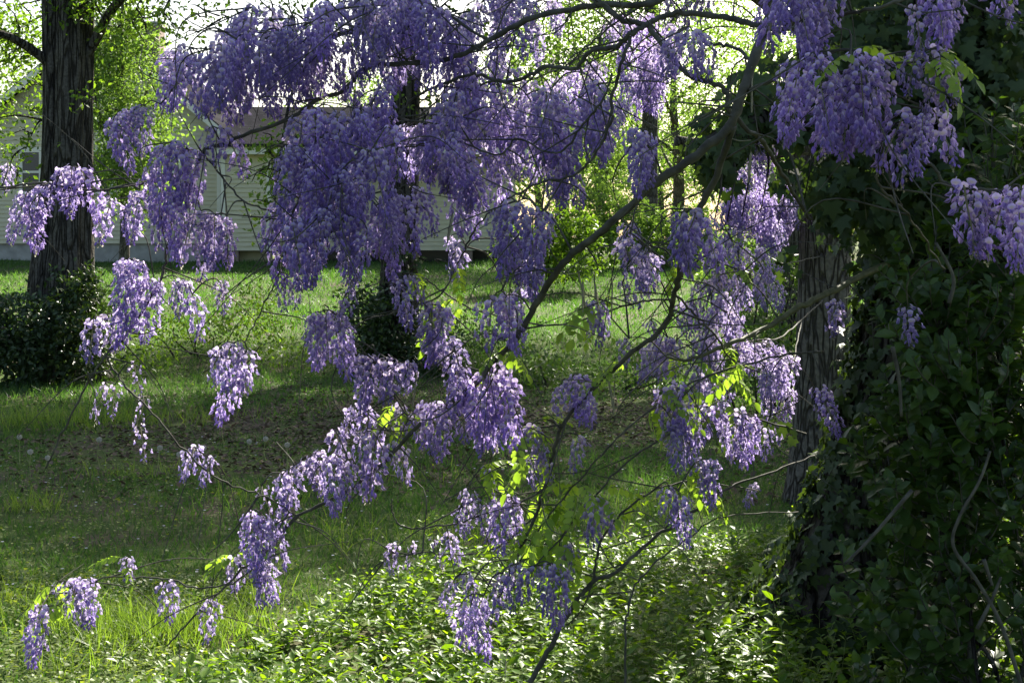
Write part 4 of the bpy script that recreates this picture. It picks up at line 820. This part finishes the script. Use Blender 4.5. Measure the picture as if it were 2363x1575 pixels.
def make_wisteria():
    base = P(1130, 1720, 4.55); base[2] = float(gz(base[0], base[1])) - .02
    t = thing('wisteria_vine', base, 'wisteria vine with drooping purple flower clusters arching out from the ivy covered tree', 'vine')
    pool = []
    for pts, r0, r1 in BR:
        p3 = np.array([P(*q) for q in pts]); n = len(p3)
        p3[1:-1] += RNG.normal(0, .006, (n - 2, 3))
        sp = catmull(p3, 7); sp[1:-1] += RNG.normal(0, .0022, (len(sp) - 2, 3))
        k = 4.0 / FPX; rr = np.linspace(r0 * k, r1 * k, len(sp)) * (1 + .08 * np.sin(np.arange(len(sp)) * 1.7 + r0))
        tube_obj('branch', sp, rr * (.54 if max(r0, r1) >= 13 else .5), M['vine_green'] if r0 == 20 else M['vine_bark'], t, base, 8, .04); pool.append(sp)
    pool = np.vstack(pool)
    items = [(x, a, b, d) for x, a, b, d in RS]
    rnd = random.Random(5)
    for x, y, hw, hh, cnt, ln, d in MASS:
        if x < 1450 and y < 620: cnt = max(2, round(cnt * (.56 if 640 < x < 960 and y > 270 else .66)))
        for _ in range(cnt):
            an, rr = rnd.uniform(0, 6.283), math.sqrt(rnd.random())
            yt = y + math.sin(an) * rr * hh - ln * .42; items.append((x + math.cos(an) * rr * hw * 1.1, yt, yt + ln * rnd.uniform(.7, 1.3), d + rnd.uniform(-.25, .4)))
    print('racemes', len(items))
    tops = [np.array(P(x, a, d)) for x, a, b, d in items]
    order = sorted(range(len(items)), key=lambda i: np.min(np.linalg.norm(pool - tops[i], axis=1)))
    # the five clusters closest to the eye get single florets
    near = sorted([i for i in range(len(items)) if 0 < items[i][0] < 2300 and items[i][1] > 100], key=lambda i: items[i][3])[:3]
    fl_me = {}
    rng = random.Random(3)
    for kd in ('open', 'half', 'bud'):
        fl_me[kd] = []
        for k in range(4):
            v, f, c = floret_geo(kd, rng); fl_me[kd].append(mesh_np('floret', v * rng.uniform(.95, 1.15), f, M['petal'], np.clip(c, 0, 1)))
    tw_extra, ntw = [], 0
    def seen(i):
        x, a, b, d = items[i]; return (b - a) * (1 if -40 < x < 2400 and b > 0 else .1)
    big = set(sorted(range(len(items)), key=lambda i: -seen(i))[:296]) | set(near)
    jv, jf, jc, jo = [], [], [], 0; cache = {}
    for i in order:
        x, ya, yb, d = items[i]; top = tops[i]; L = (yb - ya) * d / FPX
        cls = min(('s', 'm', 'l'), key=lambda c: abs(math.log(L / RLEN[c])))
        if L < .085 and rnd.random() < .4 or (x < 350 and 830 < ya < 1100): cls = 'x'
        s = max(.72, min(1.3, L / RLEN[cls])); sw = s * rnd.uniform(.92, 1.12)
        if cls == 'x': s = max(.6, min(1.1, s))
        tilt = (rnd.gauss(0, .10), rnd.gauss(0, .10), rnd.uniform(0, 6.283))
        if i in near:
            rach, lay = raceme_layout(.235, 112, .043, random.Random(50 + i))
            tv, tf = rachis_tri(rach, .235)
            o = new_obj('flower_raceme', mesh_np('flower_raceme', tv, tf, M['petal'], np.tile(GREEN * .7, (len(tv), 1))), t, top - base)
            o.rotation_euler = (0, 0, tilt[2]); o.scale = (L / .235,) * 3
            for j, (c, fr, kd) in enumerate(lay):
                if j % 9 == 8: continue
                q = bpy.data.objects.new('floret', fl_me[kd][j % 4]); COL.objects.link(q); q.parent = o
                q.matrix_local = Matrix([[*fr[:, r], c[r]] for r in range(3)] + [[0, 0, 0, 1]])
        elif i in big:
            o = new_obj('flower_raceme', RAC[cls][rnd.randrange(len(RAC[cls]))], t, top - base)
            o.rotation_euler = tilt; o.scale = (sw, sw, s)
        else:
            me = RAC[cls][rnd.randrange(len(RAC[cls]))]
            if me.name not in cache:
                v = np.zeros(len(me.vertices) * 3, np.float32); me.vertices.foreach_get('co', v); f = np.zeros(len(me.polygons) * 3, np.int32); me.loops.foreach_get('vertex_index', f)
                c = np.zeros(len(me.vertices) * 4, np.float32); me.color_attributes['Col'].data.foreach_get('color', c)
                cache[me.name] = v.reshape(-1, 3), f.reshape(-1, 3), c.reshape(-1, 4)[:, :3]
            v, f, c = cache[me.name]; mt = np.array(Matrix.LocRotScale(None, Matrix.Rotation(tilt[2], 3, 'Z').to_quaternion(), Vector((sw, sw, s))).to_3x3())
            jv.append(v @ mt.T + (top - base)); jf.append(f + jo); jc.append(c * rnd.uniform(.85, 1.15)); jo += len(v)
        a, dist = nearest_on(pool, top)
        if dist > .004:
            up = np.array((0, 0, min(.06, .25 * dist)))
            pth = catmull([a, a * .6 + top * .4 + up + RNG.normal(0, .05 * dist, 3), a * .2 + top * .8 + up * .9 + RNG.normal(0, .03 * dist, 3), top + np.array((0, 0, .002))], 4)
            rad = np.linspace(min(.0045, .002 + dist * .008), .0016, len(pth))
            if ntw < 290: tube_obj('twig', pth, rad, M['vine_bark'], t, base, 5); ntw += 1
            else: tw_extra.append((pth, rad))
            pool = np.vstack([pool, pth[1::3]])
    if jv: new_obj('flower_racemes', mesh_np('flower_racemes', np.vstack(jv), np.vstack(jf), M['petal'], np.clip(np.vstack(jc), 0, 1)), t)['kind'] = 'stuff'
    # loose bare twigs and tendrils
    for k in range(520):
        a = pool[RNG.integers(len(pool))]; ln = RNG.uniform(.1, .4); dr = norm(RNG.normal(0, 1, 3) * np.array((1.2, .7, .6)) + np.array((-.3, 0, -.25)))
        p1 = a + dr * ln * .5 + RNG.normal(0, .03, 3); p2 = a + dr * ln + RNG.normal(0, .05, 3) + np.array((0, 0, -.06))
        if p2[2] > .1: tw_extra.append((catmull([a, p1, p2], 5), np.linspace(.0028, .0009, 11)))
    tubes_joined('fine_twigs', tw_extra, M['vine_bark'], t, base, 4, 'stuff')
    # young leaves
    LP = [(1270,1200,16,55,45),(1240,1250,8,50,30),(1020,715,5,45,20),(1215,975,4,30,15),(1235,1090,4,25,20),(920,950,4,35,15),(1180,830,5,35,15),(120,1340,3,40,15),(500,1270,3,40,20),(545,1265,2,30,15),(1580,1090,5,40,20),(1420,1130,4,40,20),(1690,880,16,80,50),(1500,900,8,80,60),(1640,600,6,60,50),(1400,700,5,60,40),(1330,1120,4,30,20),(1130,1090,4,30,20),(1690,580,2,20,20),(985,600,3,30,20),(1560,820,3,40,20),(2120,110,3,30,15),(270,1305,2,25,10),(1280,1290,6,60,30),(2140,130,2,20,10),(1960,120,2,20,10),(1160,1080,2,20,10)]
    for x, y, n, sx, sy in LP:
        for _ in range(n):
            px, py = x + RNG.normal(0, sx * .6), y + RNG.normal(0, sy * .6)
            pj = np.array((CX, 0)); sc = pool[:, 1]; spx = CX + pool[:, 0] * FPX / pool[:, 1]; spy = HY + (CAMZ - pool[:, 2]) * FPX / pool[:, 1]
            k = int(np.argmin((spx - px) ** 2 + (spy - py) ** 2)); a = pool[k]
            o = new_obj('leaf', LEAVES[RNG.integers(5)], t, a - base); o.rotation_euler = (RNG.normal(-.5, .4), RNG.normal(0, .3), RNG.uniform(0, 6.28)); o.scale = (RNG.uniform(.5, .95),) * 3
    for x, y, d in [(962,865,4.4),(1043,500,4.3),(1372,650,4.2),(1413,660,4.2),(1335,630,4.0),(1345,650,4.0),(1405,880,4.4),(1418,890,4.4),(1735,180,3.7),(1733,350,3.7),(980,660,4.4)]:
        p = P(x, y, d); a, dist = nearest_on(pool, p)
        if a[2] < p[2] + .02: a = a.copy()
        pth = catmull([a, (a + p) / 2 + np.array((0, 0, .01)), p + np.array((0, 0, .03))], 4); tube_obj('pod_stalk', pth, np.linspace(.0016, .0012, len(pth)), M['pod'], t, base, 4)
        o = new_obj('seed_pod', POD, t, p - base); o.rotation_euler = (RNG.normal(0, .1), RNG.normal(0, .1), RNG.uniform(0, 3)); o.scale = (RNG.uniform(.7, .95),) * 3
make_wisteria()

# ------------------------------------------------------------------ lawn, ground cover and litter
def edge_y(x):
    """far edge (metres) of the ground-cover bed as a function of x"""
    return np.interp(x, [-2.6, -1.5, -1.3, -1.06, -.6, 0.26, 1.5, 3.6], [3.6, 4.0, 4.5, 5.5, 6.35, 7.2, 7.5, 8.2])

def patch_noise(x, y):  # uneven patches for blade height, bare dirt and clover
    return np.sin(x * .9 + 1.7) * np.sin(y * .75 + .4) + .6 * np.sin(x * 2.3 + y * .9) * np.sin(y * 1.9 - x) + .3 * np.sin(5 * x + 2) * np.sin(4.3 * y)

def make_grass():
    specs = [(4.3, 8.0, 2.2, 40000, .05, .022), (8.0, 12, 2.6, 50000, .055, .022), (12, 20, 2.2, 56000, .07, .032), (20, 37.5, 2.5, 70000, .085, .062)]
    Vs, Fs, off = [], [], 0; tm = [blade_template(b) for b in (.15, .4, .7)]
    for y0, y1, ex, n, hgt, wd in specs:
        y = np.sqrt(RNG.random(n) * (y1 ** 2 - y0 ** 2) + y0 ** 2); hw = y * .36 + ex * .5; x = (RNG.random(n) * 2 - 1) * hw
        sn = patch_noise(x, y)
        dirt = (np.exp(-((x + 1.0) / 2.6) ** 2 - ((y - 11.5) / 2.2) ** 2) > .35) & (sn + RNG.normal(0, .4, n) < .55)
        dirt |= (np.exp(-((x - 1.2) / 1.2) ** 2 - ((y - 12.5) / 1.5) ** 2) > .4) & (sn < .4)
        keep = ~(dirt & (RNG.random(n) < .93)) & ~((y < edge_y(x) - .1) & (RNG.random(n) < .9)); x, y, sn = x[keep], y[keep], sn[keep]
        m = len(x); pos = np.stack([x, y, gz(x, y) - .004], 1)
        h = hgt * (.6 + .9 * RNG.random(m)) * (1 + .5 * np.clip(sn, -.5, 1.2))
        ax = np.stack([RNG.normal(0, .45, m), RNG.normal(0, .45, m), np.ones(m)], 1); nr = np.stack([RNG.normal(0, 1, m), RNG.normal(0, 1, m), np.full(m, .2)], 1)
        fr = frames(ax, nr); which = RNG.integers(0, 3, m)
        for k in range(3):
            q = which == k; sc = np.stack([np.full(q.sum(), wd / .035 * .12) * (.7 + .6 * RNG.random(q.sum())), h[q], h[q]], 1)
            V, F = place(tm[k][0], tm[k][1], pos[q], fr[q], sc); Vs.append(V); Fs.append(F + off); off += len(V)
    tag(new_obj('grass', mesh_np('grass', np.vstack(Vs), np.vstack(Fs), M['grass'])), 'green lawn grass growing between the vine and the house', 'grass', kind='stuff')
    # long tufts in the sun at lower left and along the bed edge
    Vs, Fs, off = [], [], 0
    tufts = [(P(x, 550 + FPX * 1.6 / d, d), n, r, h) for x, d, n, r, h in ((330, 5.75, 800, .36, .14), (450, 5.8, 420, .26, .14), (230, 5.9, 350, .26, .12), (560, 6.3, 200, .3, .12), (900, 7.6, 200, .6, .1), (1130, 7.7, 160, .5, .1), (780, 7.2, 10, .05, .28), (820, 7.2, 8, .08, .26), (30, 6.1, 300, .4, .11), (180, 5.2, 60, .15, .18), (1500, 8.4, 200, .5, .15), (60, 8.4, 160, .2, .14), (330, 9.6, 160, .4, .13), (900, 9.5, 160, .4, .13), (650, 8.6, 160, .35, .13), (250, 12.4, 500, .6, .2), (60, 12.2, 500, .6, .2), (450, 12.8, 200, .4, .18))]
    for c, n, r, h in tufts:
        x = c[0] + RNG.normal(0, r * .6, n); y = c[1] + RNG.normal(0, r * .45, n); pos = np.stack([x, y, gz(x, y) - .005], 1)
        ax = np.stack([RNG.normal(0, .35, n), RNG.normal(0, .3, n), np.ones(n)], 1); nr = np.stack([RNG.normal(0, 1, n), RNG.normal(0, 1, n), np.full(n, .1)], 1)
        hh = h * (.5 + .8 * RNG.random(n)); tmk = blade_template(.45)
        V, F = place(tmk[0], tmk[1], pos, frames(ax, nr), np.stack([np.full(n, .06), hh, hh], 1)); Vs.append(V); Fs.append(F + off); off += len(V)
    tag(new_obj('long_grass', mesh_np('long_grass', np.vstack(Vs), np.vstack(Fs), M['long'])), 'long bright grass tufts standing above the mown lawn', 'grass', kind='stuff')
    # clover and small weeds
    n = 52000; y = 4.3 + 12.5 * RNG.random(n) ** 1.7; x = (RNG.random(n) * 2 - 1) * (y * .36 + 1)
    y[:16000] = 4.4 + 2.3 * RNG.random(16000); x[:16000] = -1.2 - 1.7 * RNG.random(16000); sn = patch_noise(x + 3, y + 1); sn[:16000] += .9
    keep = (sn + RNG.normal(0, .4, n) > -.1) & (y > edge_y(x) - .15); x, y = x[keep], y[keep]; n = len(x)
    pos = np.stack([x, y, gz(x, y) + .01 + .035 * RNG.random(n)], 1); nr = np.stack([RNG.normal(0, .35, n), RNG.normal(0, .35, n), np.ones(n)], 1); ax = np.stack([RNG.normal(0, 1, n), RNG.normal(0, 1, n), RNG.normal(0, .2, n)], 1)
    V, F = place(LEAF4[0] * np.array([1.5, 1, 1]), LEAF4[1], pos, frames(ax, nr), .014 + .014 * RNG.random(n))
    tag(new_obj('clover', mesh_np('clover', V, F, M['clover'])), 'low clover and small weeds among the near lawn', 'weeds', kind='stuff')
    # dry leaf litter on the shaded bare patch
    n = 16000; x = RNG.normal(-.9, 2.2, n); y = RNG.normal(12.2, 2.2, n); k = (y > 8.5) & (y < 17.5); x, y = x[k], y[k]; n = len(x)
    pos = np.stack([x, y, gz(x, y) + .006 + .015 * RNG.random(n)], 1); nr = np.stack([RNG.normal(0, .4, n), RNG.normal(0, .4, n), np.ones(n)], 1)
    V, F = place(LEAF4[0] * np.array([1.2, 1, 1.5]), LEAF4[1], pos, frames(rand_unit(n) * np.array([1, 1, .2]), nr), .03 + .04 * RNG.random(n))
    tag(new_obj('leaf_litter', mesh_np('leaf_litter', V, F, M['litter'])), 'brown dry leaves littering the shaded bare ground', 'leaf litter', kind='stuff')
    # small pale blossoms in the lawn
    n = 260; y = 6.3 + 5 * RNG.random(n) ** 1.5; x = (RNG.random(n) * 2 - 1) * (y * .36) - .6; k = y > edge_y(x) + .1; x, y = x[k], y[k]; n = len(x)
    pos = np.repeat(np.stack([x, y, gz(x, y) + .05 + .03 * RNG.random(n)], 1), 4, 0); a = np.tile(np.arange(4) * 1.5708, n)
    ax = np.stack([np.cos(a), np.sin(a), np.full(4 * n, .3)], 1); nr = np.tile(np.array([0, -.3, 1.]), (4 * n, 1))
    V, F = place(LEAF4[0] * np.array([1.4, 1, 1]), LEAF4[1], pos, frames(ax, nr), np.full(4 * n, .009))
    tag(new_obj('lawn_blossoms', mesh_np('lawn_blossoms', V, F, M['white_petal'])), 'tiny white blossoms dotted over the shaded lawn', 'flowers', kind='stuff')

def make_ground_cover():
    n = 8600; y = 3.6 + 5.2 * RNG.random(n); x = -2.6 + 6.2 * RNG.random(n)
    k = (y < edge_y(x) + RNG.normal(0, .12, n)); x, y = x[k], y[k]; n = len(x)
    h = (.10 + .12 * RNG.random(n)) * np.where(RNG.random(n) < .08, 1.7, 1) * (1 + .35 * np.sin(x * 2.1) * np.sin(y * 2.7)) * np.clip((edge_y(x) - y) / .5 + .45, .35, 1)
    P0 = np.stack([x, y, gz(x, y)], 1); lean = np.stack([RNG.normal(0, .35, n), RNG.normal(0, .35, n), np.ones(n)], 1); lean = norm(lean)
    pos, ax, nr, sc, tubes = [], [], [], [], []
    for j in range(6):
        f = .25 + .15 * j; c = P0 + lean * (h * f)[:, None]; a = RNG.random(n) * 6.283
        for s in (0, np.pi):
            o = np.stack([np.cos(a + s), np.sin(a + s), np.full(n, .45 - .1 * (5 - j) + .25 * (j == 5))], 1)
            pos.append(c); ax.append(o + RNG.normal(0, .2, (n, 3))); nr.append(np.stack([-np.cos(a + s) * .35, -np.sin(a + s) * .35, np.ones(n)], 1) + RNG.normal(0, .28, (n, 3))); sc.append(.038 * np.exp(np.clip(RNG.normal(0, .32, n), -.7, .55)) * (1 - .3 * (j == 5)))
    pos = np.vstack(pos); fr = frames(np.vstack(ax), np.vstack(nr)); sc = np.concatenate(sc)
    tm = np.array([(0,0,0),(-.24,.4,.06),(-.16,.78,.03),(0,1,-.08),(.16,.78,.03),(.24,.4,.06),(0,.5,-.01)], float); tr = np.array([(0,6,1),(1,6,2),(2,6,3),(3,6,4),(4,6,5),(5,6,0)])
    V, F = place(tm, tr, pos, fr, sc)
    tag(new_obj('ground_cover', mesh_np('ground_cover', V, F, M['gcover'])), 'glossy green leafy ground cover spreading below the vine', 'ground cover', kind='stuff')
    # thin upright stems
    q = RNG.random(n) < .8; b = P0[q]; e = b + lean[q] * h[q][:, None]; wv = .0016
    V = np.stack([b + (-wv, 0, 0), b + (wv, 0, 0), e + (wv * .5, 0, 0), e + (-wv * .5, 0, 0), b + (0, wv * 1.6, 0), e + (0, wv, 0)], 1).reshape(-1, 3)
    o = (np.arange(len(b)) * 6)[:, None, None]; F = (np.array([(0, 1, 2), (0, 2, 3), (1, 4, 5), (1, 5, 2), (4, 0, 3), (4, 3, 5)])[None] + o).reshape(-1, 3)
    tag(new_obj('ground_cover_stems', mesh_np('ground_cover_stems', V, F, M['stalk'])), 'thin upright green stems of the leafy ground cover', 'ground cover', kind='stuff')
make_grass()
make_ground_cover()

# ------------------------------------------------------------------ dandelion clocks
def make_dandelions():
    n = 170; k = np.arange(n) + .5; ph = np.arccos(1 - 2 * k / n); th = np.pi * (1 + 5 ** .5) * k
    d = np.stack([np.cos(th) * np.sin(ph), np.sin(th) * np.sin(ph), np.cos(ph)], 1); r = .018
    tm = np.array([(-.0006, 0, 0), (.0006, 0, 0), (0, .8, 0), (-.2, 1, .12), (.2, 1, .12), (0, 1, -.22)], float); tr = np.array([(0, 1, 2), (2, 3, 4), (2, 4, 5), (2, 5, 3)])
    V, F = place(tm, tr, d * .002, frames(d, rand_unit(n)), r * RNG.uniform(.72, 1.0, n))
    head = mesh_np('seed_head', V, F, M['clock'])
    stems = []
    for s in range(4):
        b = RNG.normal(0, .012, 2); pth = catmull([(-b[0], -b[1], -.28), (b[0], b[1], -.14), (0, 0, 0)], 6); v, f, c = tube_geo(pth, np.linspace(.0034, .0028, len(pth)), 5)
        stems.append(mesh_np('stem', v, np.vstack([f[:, [0, 1, 2]], f[:, [0, 2, 3]]]), M['stalk'], smooth=True))
    for i, (px, py, dd) in enumerate([(45, 1008, 10.3), (70, 1042, 9.6), (229, 1014, 9.9), (369, 1033, 9.7), (414, 1048, 9.3), (470, 1033, 9.7), (515, 957, 11.2), (613, 1012, 10.2), (663, 1026, 9.8), (575, 1018, 10.5), (110, 1056, 9.9)]):
        p = P(px, py, dd); g = float(gz(p[0], dd)); hgt = p[2] - g
        o = thing('dandelion_clock', (p[0], dd, g), 'white dandelion seed head on a thin stem in the shaded lawn', 'dandelion', 'dandelion clocks in the shaded lawn')
        a = new_obj('seed_head', head, o, (0, 0, hgt)); b = new_obj('stem', stems[i % 4], o, (0, 0, hgt)); b.scale = (1, 1, (hgt + .02) / .28)
make_dandelions()
